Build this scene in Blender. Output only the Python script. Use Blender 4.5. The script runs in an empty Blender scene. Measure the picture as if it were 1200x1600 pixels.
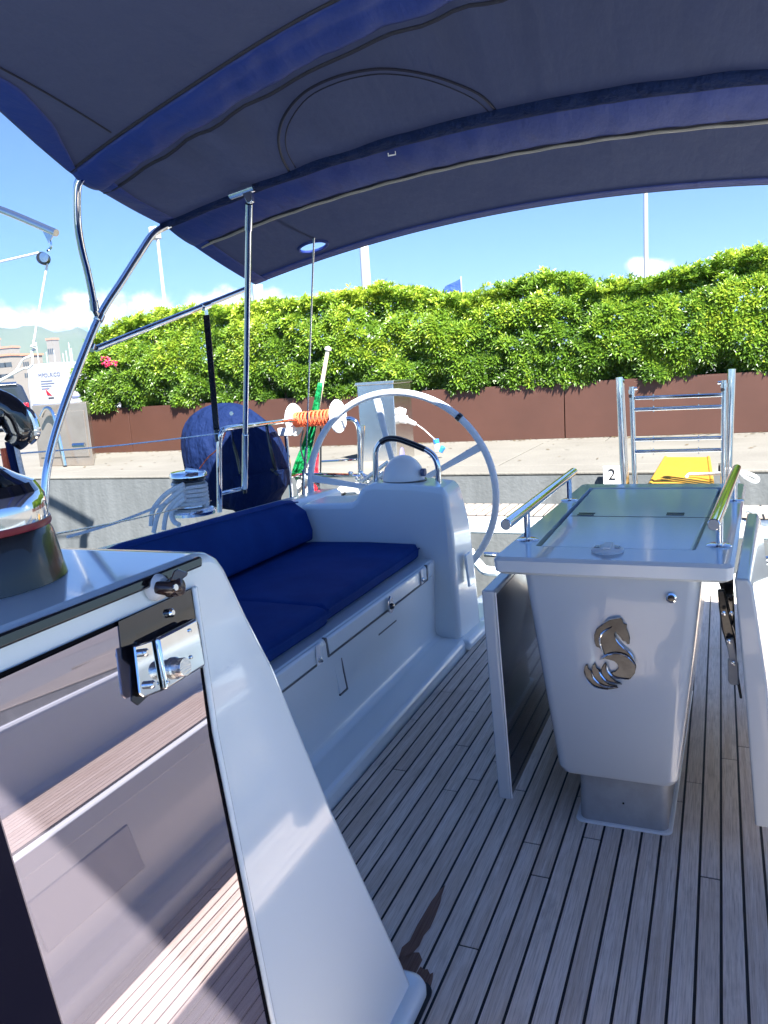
import bpy, math, random
import numpy as np
from mathutils import Vector, Matrix
random.seed(7); rng = np.random.default_rng(7)
R = math.radians
sc = bpy.context.scene
# ------------------------------------------------------------------ camera
FPX, CAMH = 1210.0, 1.35
_y, _p, _r = R(23.75), R(10.0), R(-3.75)
Fv = Vector((-math.sin(_y)*math.cos(_p), math.cos(_y)*math.cos(_p), -math.sin(_p)))
R0 = Vector((math.cos(_y), math.sin(_y), 0)); U0 = R0.cross(Fv)
Rv = R0*math.cos(_r)+U0*math.sin(_r); Uv = -R0*math.sin(_r)+U0*math.cos(_r)
CAM = Vector((0, 0, CAMH))
cd = bpy.data.cameras.new('camera'); cam = bpy.data.objects.new('camera', cd); sc.collection.objects.link(cam)
M = Matrix((( Rv.x, Uv.x, -Fv.x, 0), (Rv.y, Uv.y, -Fv.y, 0), (Rv.z, Uv.z, -Fv.z, CAMH), (0, 0, 0, 1)))
cam.matrix_world = M
cd.sensor_fit = 'VERTICAL'; cd.sensor_height = 36; cd.lens = FPX/1600*36; cd.clip_end = 30000; cd.clip_start = .02
sc.camera = cam
def ray(px, py): return Fv+Rv*((px-600)/FPX)-Uv*((py-800)/FPX)
def at(px, py, x=None, y=None, z=None):            # where the sight line of a photo point meets a real plane
    d = ray(px, py)
    t = x/d.x if x is not None else y/d.y if y is not None else (z-CAMH)/d.z
    return CAM+d*t
# ------------------------------------------------------------------ light
SUN = Vector((.46, -.46, .80)).normalized()
sd = bpy.data.lights.new('sun', 'SUN'); sd.energy = 5.0; sd.angle = R(.53); sd.color = (1, .97, .91)
so = bpy.data.objects.new('sun', sd); sc.collection.objects.link(so)
so.rotation_euler = SUN.to_track_quat('Z', 'Y').to_euler()
w = bpy.data.worlds.new('World'); sc.world = w; w.use_nodes = True
nt = w.node_tree; nt.nodes.clear()
def N(t, k, **kw):
    n = t.nodes.new(k)
    for a, b in kw.items():
        if a.startswith('i_'): n.inputs[a[2:]].default_value = b
        else: setattr(n, a, b)
    return n
sky = N(nt, 'ShaderNodeTexSky', sky_type='NISHITA', sun_disc=False, sun_elevation=math.asin(SUN.z), sun_rotation=math.atan2(SUN.x, SUN.y), altitude=0, air_density=1.0, dust_density=.15, ozone_density=3.0)
bg = N(nt, 'ShaderNodeBackground'); bg.inputs[1].default_value = .0455
wo = N(nt, 'ShaderNodeOutputWorld'); L = nt.links.new
tc = N(nt, 'ShaderNodeTexCoord')
nz = N(nt, 'ShaderNodeTexNoise'); nz.inputs['Scale'].default_value = 16; nz.inputs['Detail'].default_value = 9; nz.inputs['Roughness'].default_value = .62
L(tc.outputs['Generated'], nz.inputs['Vector'])
blobs = [(300, 480, .05), (255, 478, .045), (210, 472, .05), (175, 490, .05), (350, 478, .05), (415, 470, .035), (110, 498, .04), (60, 503, .035), (5, 500, .045), (505, 466, .026), (1022, 418, .03), (1000, 412, .02), (-250, 480, .1), (-600, 430, .14), (1500, 380, .09), (2300, 300, .15), (-1500, 350, .25), (130, 470, .03)]
acc = None
for px, py, r in blobs:
    d = ray(px, py).normalized()
    sub = N(nt, 'ShaderNodeVectorMath', operation='SUBTRACT'); L(tc.outputs['Generated'], sub.inputs[0]); sub.inputs[1].default_value = d
    mul = N(nt, 'ShaderNodeVectorMath', operation='MULTIPLY'); L(sub.outputs[0], mul.inputs[0]); mul.inputs[1].default_value = (1, 1, 1.9)
    ln = N(nt, 'ShaderNodeVectorMath', operation='LENGTH'); L(mul.outputs[0], ln.inputs[0])
    mr = N(nt, 'ShaderNodeMapRange'); mr.inputs[1].default_value = 0; mr.inputs[2].default_value = r*1.25; mr.inputs[3].default_value = 1; mr.inputs[4].default_value = 0
    L(ln.outputs['Value'], mr.inputs[0])
    if acc is None: acc = mr.outputs[0]
    else:
        mx = N(nt, 'ShaderNodeMath', operation='MAXIMUM'); L(acc, mx.inputs[0]); L(mr.outputs[0], mx.inputs[1]); acc = mx.outputs[0]
a1 = N(nt, 'ShaderNodeMath', operation='MULTIPLY_ADD'); L(nz.outputs[0], a1.inputs[0]); a1.inputs[1].default_value = 2.4; L(acc, a1.inputs[2])
ms = N(nt, 'ShaderNodeMapRange', interpolation_type='SMOOTHSTEP'); L(a1.outputs[0], ms.inputs[0]); ms.inputs[1].default_value = 1.56; ms.inputs[2].default_value = 2.05; ms.inputs[4].default_value = .85
gate = N(nt, 'ShaderNodeMath', operation='GREATER_THAN'); L(acc, gate.inputs[0]); gate.inputs[1].default_value = .001
m3 = N(nt, 'ShaderNodeMapRange', interpolation_type='SMOOTHSTEP'); L(acc, m3.inputs[0]); m3.inputs[1].default_value = 0; m3.inputs[2].default_value = .35
m4 = N(nt, 'ShaderNodeMath', operation='MULTIPLY'); L(m3.outputs[0], m4.inputs[0]); L(ms.outputs[0], m4.inputs[1])
mixc = N(nt, 'ShaderNodeMix', data_type='RGBA'); L(m4.outputs[0], mixc.inputs['Factor']); tint = N(nt, 'ShaderNodeMix', data_type='RGBA', blend_type='MULTIPLY'); tint.inputs['Factor'].default_value = 1; L(sky.outputs[0], tint.inputs['A']); tint.inputs['B'].default_value = (.42, .61, .96, 1); L(tint.outputs['Result'], mixc.inputs['A']); mixc.inputs['B'].default_value = (8.0, 8.1, 8.4, 1)
L(mixc.outputs['Result'], bg.inputs[0]); L(bg.outputs[0], wo.inputs[0])
sc.view_settings.view_transform = 'Standard'; sc.view_settings.look = 'None'; sc.view_settings.gamma = 1; sc.view_settings.exposure = 2.3
sc.view_settings.use_curve_mapping = False
# ------------------------------------------------------------------ materials
def mat(name, col, rough=.5, metal=0, coat=0, noise=None, bump=None, spec=.5, trans=0, ior=1.45, stripe=None, streak=None, alpha=1):
    """noise=(scale, amount[, second colour]); bump=(scale, distance); coordinates are world position"""
    m = bpy.data.materials.new(name); m.use_nodes = True; t = m.node_tree; b = t.nodes['Principled BSDF']
    b.inputs['Base Color'].default_value = (*col, 1); b.inputs['Roughness'].default_value = rough; b.inputs['Metallic'].default_value = metal
    b.inputs['Coat Weight'].default_value = coat; b.inputs['Coat Roughness'].default_value = .04; b.inputs['Specular IOR Level'].default_value = spec
    b.inputs['Transmission Weight'].default_value = trans; b.inputs['IOR'].default_value = ior; b.inputs['Alpha'].default_value = alpha
    g = N(t, 'ShaderNodeNewGeometry')
    if noise:
        sc_, amt = noise[0], noise[1]; c2 = noise[2] if len(noise) > 2 else tuple(c*.55 for c in col); st = noise[3] if len(noise) > 3 else (1, 1, 1)
        mp = N(t, 'ShaderNodeMapping'); mp.inputs['Scale'].default_value = st; t.links.new(g.outputs['Position'], mp.inputs[0])
        n = N(t, 'ShaderNodeTexNoise'); n.inputs['Scale'].default_value = sc_; n.inputs['Detail'].default_value = 8; n.inputs['Roughness'].default_value = .6
        t.links.new(mp.outputs[0], n.inputs['Vector'])
        mr_ = N(t, 'ShaderNodeMapRange'); mr_.inputs[1].default_value = .35; mr_.inputs[2].default_value = .7; mr_.inputs[4].default_value = amt
        t.links.new(n.outputs[0], mr_.inputs[0])
        mx = N(t, 'ShaderNodeMix', data_type='RGBA'); t.links.new(mr_.outputs[0], mx.inputs['Factor']); mx.inputs['A'].default_value = (*col, 1); mx.inputs['B'].default_value = (*c2, 1)
        t.links.new(mx.outputs['Result'], b.inputs['Base Color'])
    if bump:
        st = bump[2] if len(bump) > 2 else (1, 1, 1)
        mp = N(t, 'ShaderNodeMapping'); mp.inputs['Scale'].default_value = st; t.links.new(g.outputs['Position'], mp.inputs[0])
        n = N(t, 'ShaderNodeTexNoise'); n.inputs['Scale'].default_value = bump[0]; n.inputs['Detail'].default_value = 5
        t.links.new(mp.outputs[0], n.inputs['Vector'])
        bp = N(t, 'ShaderNodeBump'); bp.inputs['Distance'].default_value = bump[1]; bp.inputs['Strength'].default_value = 1
        t.links.new(n.outputs[0], bp.inputs['Height']); t.links.new(bp.outputs[0], b.inputs['Normal'])
    return m
X = {}
X['gel'] = mat('white_gelcoat', (.77, .84, .85), .22, coat=.5, noise=(2.2, .3, (.69, .76, .77)), bump=(900, .0001))
X['gelg'] = mat('glossy_gelcoat', (.77, .85, .87), .08, coat=.6, noise=(3, .2, (.72, .80, .82)))
X['nonskid'] = mat('nonskid_gelcoat', (.62, .66, .68), .5, bump=(700, .0004))
X['grey'] = mat('grey_gelcoat', (.42, .465, .50), .25, coat=.6, noise=(3, .3, (.38, .42, .46)))
X['greyd'] = mat('worn_grey_gelcoat', (.30, .32, .34), .35, coat=.3, noise=(14, .35, (.12, .13, .14)))
X['greyt'] = mat('glossy_table_top', (.52, .57, .60), .14, coat=.2, spec=.35)
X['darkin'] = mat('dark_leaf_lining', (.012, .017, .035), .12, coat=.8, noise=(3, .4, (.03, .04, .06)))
X['glass'] = mat('pale_table_glass', (.74, .82, .84), .10, coat=0, spec=.28, bump=(55, .0003))
X['chrome'] = mat('polished_steel', (.78, .79, .80), .07, 1, noise=(30, .3, (.62, .62, .63)))
X['steel'] = mat('brushed_steel', (.72, .71, .69), .22, 1, noise=(8, .4, (.58, .56, .52)), bump=(60, .0006, (1, 1, 8)))
X['mirror'] = mat('mirror_steel', (.40, .35, .30), .22, .7, noise=(4, .6, (.30, .25, .21)), bump=(2, .0015))
X['black'] = mat('black_plastic', (.012, .012, .014), .25, coat=.4)
X['blackg'] = mat('gloss_black', (.006, .006, .009), .05, coat=1)
X['maskb'] = mat('satin_black_frit', (.002, .002, .005), .15, spec=.04)
X['rubber'] = mat('black_caulk', (.012, .013, .018), .6)
X['smoke'] = mat('smoked_acrylic', (.40, .35, .40), .015, .78, coat=.3, noise=(1.3, .3, (.36, .325, .385)))
X['navy'] = mat('navy_cushion', (.006, .034, .175), .8, spec=.15, noise=(5, .7, (.010, .055, .24)), bump=(600, .0006))
X['navyc'] = mat('navy_cover_cloth', (.004, .012, .052), .8, spec=.12, noise=(9, .5, (.008, .020, .075)), bump=(12, .06, (1, 1, .45)))
X['can'] = mat('canopy_cloth', (.030, .036, .062), .8, noise=(3, .8, (.042, .05, .078)), bump=(7, .05, (1.3, .4, .5)))
def sheer(m, f, c):
    t = m.node_tree; b = t.nodes['Principled BSDF']; tr = N(t, 'ShaderNodeBsdfTranslucent'); tr.inputs[0].default_value = (*c, 1)
    mx = N(t, 'ShaderNodeMixShader'); mx.inputs[0].default_value = f; t.links.new(b.outputs[0], mx.inputs[1]); t.links.new(tr.outputs[0], mx.inputs[2]); t.links.new(mx.outputs[0], t.nodes['Material Output'].inputs[0]); return m
sheer(X['can'], .5, (.12, .14, .22))
X['canb'] = mat('canopy_blue_sleeve', (.005, .020, .14), .6, noise=(2.5, .5, (.008, .032, .20)), bump=(6, .02, (1.6, .5, 1)))
X['pipe'] = mat('canopy_piping', (.006, .007, .02), .6)
X['zip'] = mat('zip_teeth', (.25, .24, .22), .4, bump=(400, .002))
X['gap_shade'] = mat('painted_gap_shade', (.12, .13, .14), .7)  # grey that paints shade into the bench gaps
X['wheel'] = mat('wheel_leather', (.60, .64, .68), .4, bump=(500, .0004))
X['rope'] = mat('white_rope', (.80, .80, .78), .8, noise=(160, .4, (.30, .31, .33)), bump=(260, .004))
X['ropew'] = mat('plain_white_rope', (.75, .75, .73), .8, bump=(220, .004))
X['orange'] = mat('orange_line', (.85, .16, .06), .7, bump=(200, .006))
X['white'] = mat('white_plastic', (.78, .78, .77), .3)
X['blue'] = mat('blue_plastic', (.03, .22, .62), .35)
X['purple'] = mat('violet_plastic', (.16, .15, .38), .4)
X['red'] = mat('red_ring', (.22, .008, .02), .3)
X['flagg'] = mat('flag_green', (.0, .24, .07), .7, bump=(25, .02))
X['flagw'] = mat('flag_white', (.75, .75, .73), .7, bump=(25, .02))
X['flagr'] = mat('flag_red', (.55, .02, .04), .7, bump=(25, .02))
X['varn'] = mat('pale_wood_staff', (.70, .58, .42), .4)
X['bronze'] = mat('brown_knob', (.035, .018, .016), .25, coat=.5)
X['conc'] = mat('quay_concrete', (.16, .151, .133), .85, noise=(1.1, .8, (.115, .108, .094)), bump=(40, .006))
X['concw'] = mat('stained_concrete_wall', (.13, .139, .142), .9, noise=(2.2, .8, (.075, .082, .084), (3, 3, .45)), bump=(30, .004))
X['road'] = mat('asphalt', (.11, .11, .11), .9, noise=(2, .6, (.15, .145, .14)))
X['corten'] = mat('brown_planter_steel', (.060, .026, .018), .5, noise=(1.6, .8, (.077, .033, .023)), bump=(3, .003))
X['soil'] = mat('soil', (.03, .022, .015), .95)
X['yellow'] = mat('yellow_gangplank', (.38, .20, .016), .6, noise=(7, .7, (.27, .14, .011), (4, 1, 1)))
X['van'] = mat('van_white', (.32, .33, .36), .3, coat=.6)
X['vang'] = mat('van_print_grey', (.10, .12, .20), .5)
X['tyre'] = mat('tyre', (.02, .02, .02), .8)
X['cardk'] = mat('dark_car_paint', (.014, .02, .035), .2, coat=1)
X['carglass'] = mat('car_glass', (.01, .015, .02), .05, coat=1)
X['tail'] = mat('tail_light', (.5, .01, .02), .2)
X['build'] = mat('cream_render', (.22, .195, .165), .9); X['roof'] = mat('terracotta_roof', (.42, .20, .12), .9); X['win'] = mat('dark_window', (.05, .06, .07), .2)
X['pole'] = mat('painted_pole', (.42, .44, .46), .4)
X['oleander'] = mat('pink_petals', (.75, .03, .10), .6)
X['litter'] = mat('dry_leaf', (.10, .06, .025), .8, noise=(20, .8, (.05, .05, .02)))
X['bark'] = mat('branch_bark', (.09, .06, .035), .9)
X['bflag'] = mat('blue_flag_cloth', (.03, .08, .30), .7, bump=(6, .05))
# water
X['water'] = mat('harbour_water', (.03, .055, .05), .06, bump=(3.5, .12), spec=.6)
# teak: grey weathered boards, tone by board, grain along Y
def teak(name='weathered_teak', k=1.0):
    m = bpy.data.materials.new(name); m.use_nodes = True; t = m.node_tree; b = t.nodes['Principled BSDF']; l = t.links.new
    g = N(t, 'ShaderNodeNewGeometry'); oi = N(t, 'ShaderNodeObjectInfo')
    off = N(t, 'ShaderNodeVectorMath', operation='MULTIPLY'); cmb = N(t, 'ShaderNodeCombineXYZ'); l(oi.outputs['Random'], cmb.inputs[0]); l(oi.outputs['Random'], cmb.inputs[1]); l(cmb.outputs[0], off.inputs[0]); off.inputs[1].default_value = (7, 31, 0)
    add = N(t, 'ShaderNodeVectorMath', operation='ADD'); l(g.outputs['Position'], add.inputs[0]); l(off.outputs[0], add.inputs[1])
    def ns(scale, st, det=6, src=add.outputs[0], rough=.6):
        mp = N(t, 'ShaderNodeMapping'); mp.inputs['Scale'].default_value = st; l(src, mp.inputs[0])
        n = N(t, 'ShaderNodeTexNoise'); n.inputs['Scale'].default_value = scale; n.inputs['Detail'].default_value = det; n.inputs['Roughness'].default_value = rough; l(mp.outputs[0], n.inputs['Vector']); return n.outputs[0]
    grain = ns(1, (330, 9, 1), 5, rough=.7); med = ns(1, (75, 1.6, 1), 4); blot = ns(2.1, (1, 1, 1), 5, g.outputs['Position']); blot2 = ns(7, (1.6, .7, 1), 6, g.outputs['Position'])
    def mixc(f, a, bc):
        x = N(t, 'ShaderNodeMix', data_type='RGBA')
        l(f, x.inputs['Factor'])
        if isinstance(a, tuple): x.inputs['A'].default_value = (*a, 1)
        else: l(a, x.inputs['A'])
        if isinstance(bc, tuple): x.inputs['B'].default_value = (*bc, 1)
        else: l(bc, x.inputs['B'])
        return x.outputs['Result']
    def mr_(f, a, b_, c=0, d=1):
        x = N(t, 'ShaderNodeMapRange'); l(f, x.inputs[0]); x.inputs[1].default_value = a; x.inputs[2].default_value = b_; x.inputs[3].default_value = c; x.inputs[4].default_value = d; return x.outputs[0]
    base = mixc(mr_(oi.outputs['Random'], 0, 1), (.60, .49, .40), (.76, .65, .55))
    base = mixc(mr_(med, .4, .65, 0, .7), base, (.80, .72, .65))
    base = mixc(mr_(grain, .45, .70, 0, .75), base, (.30, .23, .18))
    base = mixc(mr_(blot, .50, .72, 0, .45), base, (.48, .36, .27))
    base = mixc(mr_(blot2, .58, .75, 0, .5), base, (.32, .25, .20))
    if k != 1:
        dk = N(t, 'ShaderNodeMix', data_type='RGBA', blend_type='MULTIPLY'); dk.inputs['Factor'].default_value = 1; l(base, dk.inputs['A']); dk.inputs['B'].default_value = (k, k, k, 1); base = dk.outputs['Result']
    l(base, b.inputs['Base Color']); b.inputs['Roughness'].default_value = .6; b.inputs['Specular IOR Level'].default_value = .35
    bp = N(t, 'ShaderNodeBump'); bp.inputs['Distance'].default_value = .0012; l(grain, bp.inputs['Height']); l(bp.outputs[0], b.inputs['Normal'])
    return m
X['teak'] = teak()
X['teakp'] = teak('sun_dimmed_teak', .5)  # same teak, colour lowered to tone down boards in direct sun
X['wet'] = mat('wet_teak', (.11, .05, .032), .4, noise=(1, .9, (.24, .14, .10), (300, 8, 1)), spec=.2)
def leafmat():
    m = bpy.data.materials.new('hedge_leaves'); m.use_nodes = True; t = m.node_tree; b = t.nodes['Principled BSDF']; l = t.links.new
    at_ = N(t, 'ShaderNodeAttribute', attribute_name='tone')
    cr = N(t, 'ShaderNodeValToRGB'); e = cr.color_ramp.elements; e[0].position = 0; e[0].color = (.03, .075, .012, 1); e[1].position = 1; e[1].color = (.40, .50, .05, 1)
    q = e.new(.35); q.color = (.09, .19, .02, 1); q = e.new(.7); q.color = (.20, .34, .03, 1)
    l(at_.outputs['Fac'], cr.inputs[0]); l(cr.outputs[0], b.inputs['Base Color']); b.inputs['Roughness'].default_value = .34; b.inputs['Specular IOR Level'].default_value = .5
    tr = N(t, 'ShaderNodeBsdfTranslucent'); l(cr.outputs[0], tr.inputs[0]); mx = N(t, 'ShaderNodeMixShader'); mx.inputs[0].default_value = .45
    l(b.outputs[0], mx.inputs[1]); l(tr.outputs[0], mx.inputs[2]); l(mx.outputs[0], t.nodes['Material Output'].inputs[0]); return m
X['leaf'] = leafmat()
X['hill'] = mat('wooded_hill', (.05, .075, .03), .95, noise=(.004, .9, (.09, .10, .055)))
# ------------------------------------------------------------------ helpers
def V(*a): return Vector(a)
class MB:
    def __init__(s): s.v = []; s.f = []
    def add(s, vs, fs):
        o = len(s.v); s.v += [tuple(v) for v in vs]; s.f += [tuple(i+o for i in f) for f in fs]; return s
    def box(s, x0, x1, y0, y1, z0, z1):
        return s.add([(x, y, z) for z in (z0, z1) for y in (y0, y1) for x in (x0, x1)], [(0, 2, 3, 1), (4, 5, 7, 6), (0, 1, 5, 4), (2, 6, 7, 3), (0, 4, 6, 2), (1, 3, 7, 5)])
    def prism(s, pts, vec):
        n = len(pts); vec = Vector(vec); a = [Vector(p) for p in pts]; b = [p+vec for p in a]
        return s.add(a+b, [tuple(range(n))[::-1], tuple(range(n, 2*n))]+[(i, (i+1) % n, n+(i+1) % n, n+i) for i in range(n)])
    def loft(s, rings, cap=True, closed=True):
        n = len(rings[0]); vs = [p for r in rings for p in r]; fs = []
        for k in range(len(rings)-1):
            for i in range(n if closed else n-1):
                j = (i+1) % n; fs.append((k*n+i, k*n+j, (k+1)*n+j, (k+1)*n+i))
        if cap and closed: fs += [tuple(range(n))[::-1], tuple(range((len(rings)-1)*n, len(rings)*n))]
        return s.add(vs, fs)
    def tube(s, path, r, seg=12, smooth=0, cap=True):
        p = [Vector(q) for q in path]
        if smooth: p = catmull(p, smooth)
        rs = r if isinstance(r, (list, tuple)) else [r]*len(p)
        if len(rs) != len(p): rs = list(np.interp(np.linspace(0, 1, len(p)), np.linspace(0, 1, len(rs)), rs))
        rings = []; up = None
        for i, q in enumerate(p):
            d = (p[min(i+1, len(p)-1)]-p[max(i-1, 0)]).normalized()
            if up is None: up = d.orthogonal().normalized()
            up = (up-d*up.dot(d)).normalized(); sd_ = d.cross(up)
            rings.append([q+(up*math.cos(a)+sd_*math.sin(a))*rs[i] for a in [2*math.pi*k/seg for k in range(seg)]])
        return s.loft(rings, cap)
    def lathe(s, prof, c, axis=(0, 0, 1), seg=28):
        ax = Vector(axis).normalized(); u = ax.orthogonal().normalized(); w_ = ax.cross(u); c = Vector(c)
        return s.loft([[c+ax*h+(u*math.cos(a)+w_*math.sin(a))*max(r, 1e-4) for a in [2*math.pi*k/seg for k in range(seg)]] for r, h in prof])
    def grid(s, rows):
        m, n = len(rows), len(rows[0])
        return s.add([p for r in rows for p in r], [(k*n+i, k*n+i+1, (k+1)*n+i+1, (k+1)*n+i) for k in range(m-1) for i in range(n-1)])
    def build(s, name, material, parent=None, bevel=0, seg=2, ang=35, smooth=True, solid=0, sub=0, loc=None):
        me = bpy.data.meshes.new(name); me.from_pydata(s.v, [], s.f); me.materials.append(X[material] if isinstance(material, str) else material)
        import bmesh
        bm = bmesh.new(); bm.from_mesh(me); bmesh.ops.recalc_face_normals(bm, faces=bm.faces); bm.to_mesh(me); bm.free()
        if smooth:
            me.polygons.foreach_set('use_smooth', [True]*len(me.polygons)); me.set_sharp_from_angle(angle=R(ang))
        o = bpy.data.objects.new(name, me); sc.collection.objects.link(o)
        if parent is not None: o.parent = parent; o.matrix_parent_inverse = parent.matrix_world.inverted()
        if solid: md = o.modifiers.new('solid', 'SOLIDIFY'); md.thickness = solid; md.offset = 0
        if bevel: md = o.modifiers.new('bevel', 'BEVEL'); md.width = bevel; md.segments = seg; md.limit_method = 'ANGLE'; md.angle_limit = R(30); md.harden_normals = False
        if bevel: me.polygons.foreach_set('use_smooth', [True]*len(me.polygons)); md = o.modifiers.new('wn', 'WEIGHTED_NORMAL'); md.keep_sharp = True
        if sub: md = o.modifiers.new('sub', 'SUBSURF'); md.levels = sub; md.render_levels = sub
        return o
def catmull(p, k):
    out = []
    for i in range(len(p)-1):
        p0, p1, p2, p3 = p[max(i-1, 0)], p[i], p[i+1], p[min(i+2, len(p)-1)]
        for j in range(k):
            t = j/k; out.append(.5*((2*p1)+(p2-p0)*t+(2*p0-5*p1+4*p2-p3)*t*t+(3*p1-p0-3*p2+p3)*t**3))
    out.append(p[-1]); return out
def tag(o, label=None, cat=None, group=None, kind=None):
    if label: o['label'] = label
    if cat: o['category'] = cat
    if group: o['group'] = group
    if kind: o['kind'] = kind
    return o
def thing(name, loc, label, cat, group=None, rz=0):
    o = bpy.data.objects.new(name, None); sc.collection.objects.link(o); o.empty_display_size = .1
    o.matrix_world = Matrix.Translation(Vector(loc)) @ Matrix.Rotation(rz, 4, 'Z'); return tag(o, label, cat, group)
def struct(o): o['kind'] = 'structure'; return o
def copy_tree(o, parent=None):
    c = o.copy(); sc.collection.objects.link(c)
    if parent is not None: c.parent = parent
    for ch in list(o.children): copy_tree(ch, c)
    return c
def arc(c, r, a0, a1, n, u=(1, 0, 0), v=(0, 0, 1)):
    c, u, v = Vector(c), Vector(u), Vector(v)
    return [c+u*r*math.cos(R(a0+(a1-a0)*i/n))+v*r*math.sin(R(a0+(a1-a0)*i/n)) for i in range(n+1)]
def rrect(x0, x1, y0, y1, r, z, n=4):
    o = []
    for cx, cy, a in ((x1-r, y1-r, 0), (x0+r, y1-r, 90), (x0+r, y0+r, 180), (x1-r, y0+r, 270)):
        o += [V(cx+r*math.cos(R(a+90*i/n)), cy+r*math.sin(R(a+90*i/n)), z) for i in range(n+1)]
    return o
def text_mesh(body, size, depth, name, material, mw, parent):
    cu = bpy.data.curves.new(name, 'FONT'); cu.body = body; cu.size = size; cu.extrude = depth; cu.align_x = 'CENTER'; cu.align_y = 'CENTER'
    t_ = bpy.data.objects.new(name+'_curve', cu); sc.collection.objects.link(t_); dg = bpy.context.evaluated_depsgraph_get(); dg.update()
    me = bpy.data.meshes.new_from_object(t_.evaluated_get(dg)); bpy.data.objects.remove(t_); me.materials.clear(); me.materials.append(X[material])
    o = bpy.data.objects.new(name, me); sc.collection.objects.link(o); o.parent = parent; o.matrix_parent_inverse = parent.matrix_world.inverted(); o.matrix_world = mw
    return o
# ================================================================== SETTING
water = struct(MB().add([(-3000, -400, -.75), (3000, -400, -.75), (3000, 6.75, -.75), (-3000, 6.75, -.75)], [(0, 1, 2, 3)]).build('water', 'water', smooth=False))
ground = struct(MB().add([(-6000, 15, .42), (3000, 15, .42), (3000, 7000, .42), (-6000, 7000, .42)], [(0, 1, 2, 3)]).build('road', 'road', smooth=False))
quay = struct(MB().box(-60, 40, 6.583, 16, -1.5, .4145).build('quay', 'concw', smooth=False))
# paving slabs on the quay, one by one
qs = 0
for iy, (y0, y1) in enumerate(((6.58, 7.05), (7.06, 9.1), (9.11, 11.4), (11.41, 13.7), (13.71, 16.0))):
    step = 2.6
    for k in range(-9, 4):
        x0 = k*step+(iy*.7 if iy else 0)
        if x0 < -24 or x0 > 8: continue
        zz = .450+random.uniform(-.002, .002)
        o = MB().box(x0+.006, x0+step-.006, y0, y1, .415 if iy == 0 else .40, zz).build('paving_slab' if iy else 'coping_stone', 'conc', quay, bevel=.012 if iy == 0 else .006, seg=2)
# quay mooring wall: nothing else
# hills far off
def hill(name, dist, az0, az1, hfun, mat_, depth=1400):
    rows = []
    n = 140
    for j in range(9):
        row = []
        for i in range(n+1):
            az = R(az0+(az1-az0)*i/n); s = j/8; dd = dist+depth*s
            h = hfun(az0+(az1-az0)*i/n)*(math.sin(min(s*1.0, 1)*math.pi/2))*(1+.0*s)
            h *= 1+.03*math.sin(i*.37+j*2.1)+.012*math.sin(i*.9+j)
            row.append(V(math.sin(az)*dd, math.cos(az)*dd, .3+max(h, 0)*(1 if j < 8 else .97)))
        rows.append(row)
    return struct(MB().grid(rows).build(name, mat_))
def hf(a):   # a: degrees clockwise from +Y; the harbour hills lie at about -50
    px_table = [(-75, 290), (-60, 270), (-52.0, 275), (-49.1, 268), (-48.4, 258), (-47.6, 262), (-46.6, 275), (-46.1, 265), (-45.3, 252), (-44.9, 248), (-44.0, 252), (-43.5, 236), (-42.5, 205), (-40, 150), (-36, 90), (-30, 60)]
    return np.interp(a, [p[0] for p in px_table], [p[1] for p in px_table])+5*math.sin(a*2.1)+2.5*math.sin(a*5.3+1)
hill('hills', 2600, -80, -28, hf, 'hill', 700)
hill('hills_near', 1500, -80, -40, lambda a: 55+14*math.sin(a*.8)+4*math.sin(a*2.3), 'hill', 500)
# ================================================================== HEDGE AND PLANTER
PA = V(-8.94, 9.23, .45); PB = V(4.5, 9.82, .45)   # foot of the planter's near face
pd = (PB-PA).normalized(); pn = V(-pd.y, pd.x, 0)
pl = thing('planter', PA, 'long rust brown steel planter holding the hedge on the quay', 'planter')
def seg_px(px): # where a photo column meets the planter's face line
    a = at(px, 690, z=.45); b = CAM; d = (a-b); d.z = 0
    # intersect line b+t d with PA+s pd
    den = d.x*pd.y-d.y*pd.x; t = ((PA.x-b.x)*pd.y-(PA.y-b.y)*pd.x)/den
    return ((b+d*t)-PA).dot(pd)
js = [0, seg_px(206), seg_px(206)+(seg_px(883)-seg_px(206))/2-2.6, seg_px(883)]
js = [0, seg_px(206), seg_px(883)]
js += [js[-1]+4.2]
ph = .66
for a, b in zip(js[:-1], js[1:]):
    p0 = PA+pd*(a+.006); q0 = PA+pd*(b-.006)
    MB().prism([p0, q0, q0+pn*.02, p0+pn*.02], (0, 0, ph)).build('panel', 'corten', pl, bevel=.003)
    MB().prism([p0+V(0, 0, ph), q0+V(0, 0, ph), q0+V(0, 0, ph)+pn*.06, p0+V(0, 0, ph)+pn*.06], (0, 0, .012)).build('rim', 'corten', pl)
Lp = js[-1]
MB().prism([PA+pn*.021, PA+pn*1.1, PA+pn*1.1+pd*.02, PA+pn*.021+pd*.02], (0, 0, ph)).build('end_panel', 'corten', pl)
MB().prism([PA+pn*1.1, PA+pn*1.1+pd*Lp, PA+pn*1.12+pd*Lp, PA+pn*1.12], (0, 0, ph)).build('panel', 'corten', pl)
MB().prism([PA+pn*.03+V(0, 0, .5), PA+pn*.03+pd*Lp+V(0, 0, .5), PA+pn*1.09+pd*Lp+V(0, 0, .5), PA+pn*1.09+V(0, 0, .5)], (0, 0, .05)).build('soil', 'soil', pl)
hg = thing('hedge', PA+V(0, 0, ph), 'clipped bright green evergreen hedge filling the brown planter', 'hedge')
def hedge_top(s):   # height above quay along the planter, read off the photograph's outline
    px = [130, 160, 200, 260, 320, 400, 450, 500, 540, 600, 650, 700, 740, 800, 850, 905, 930, 980, 1040, 1100, 1140, 1200]
    py = [560, 528, 505, 492, 486, 480, 474, 470, 462, 452, 458, 466, 470, 446, 436, 442, 446, 448, 432, 425, 402, 395]
    return px, py
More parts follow.
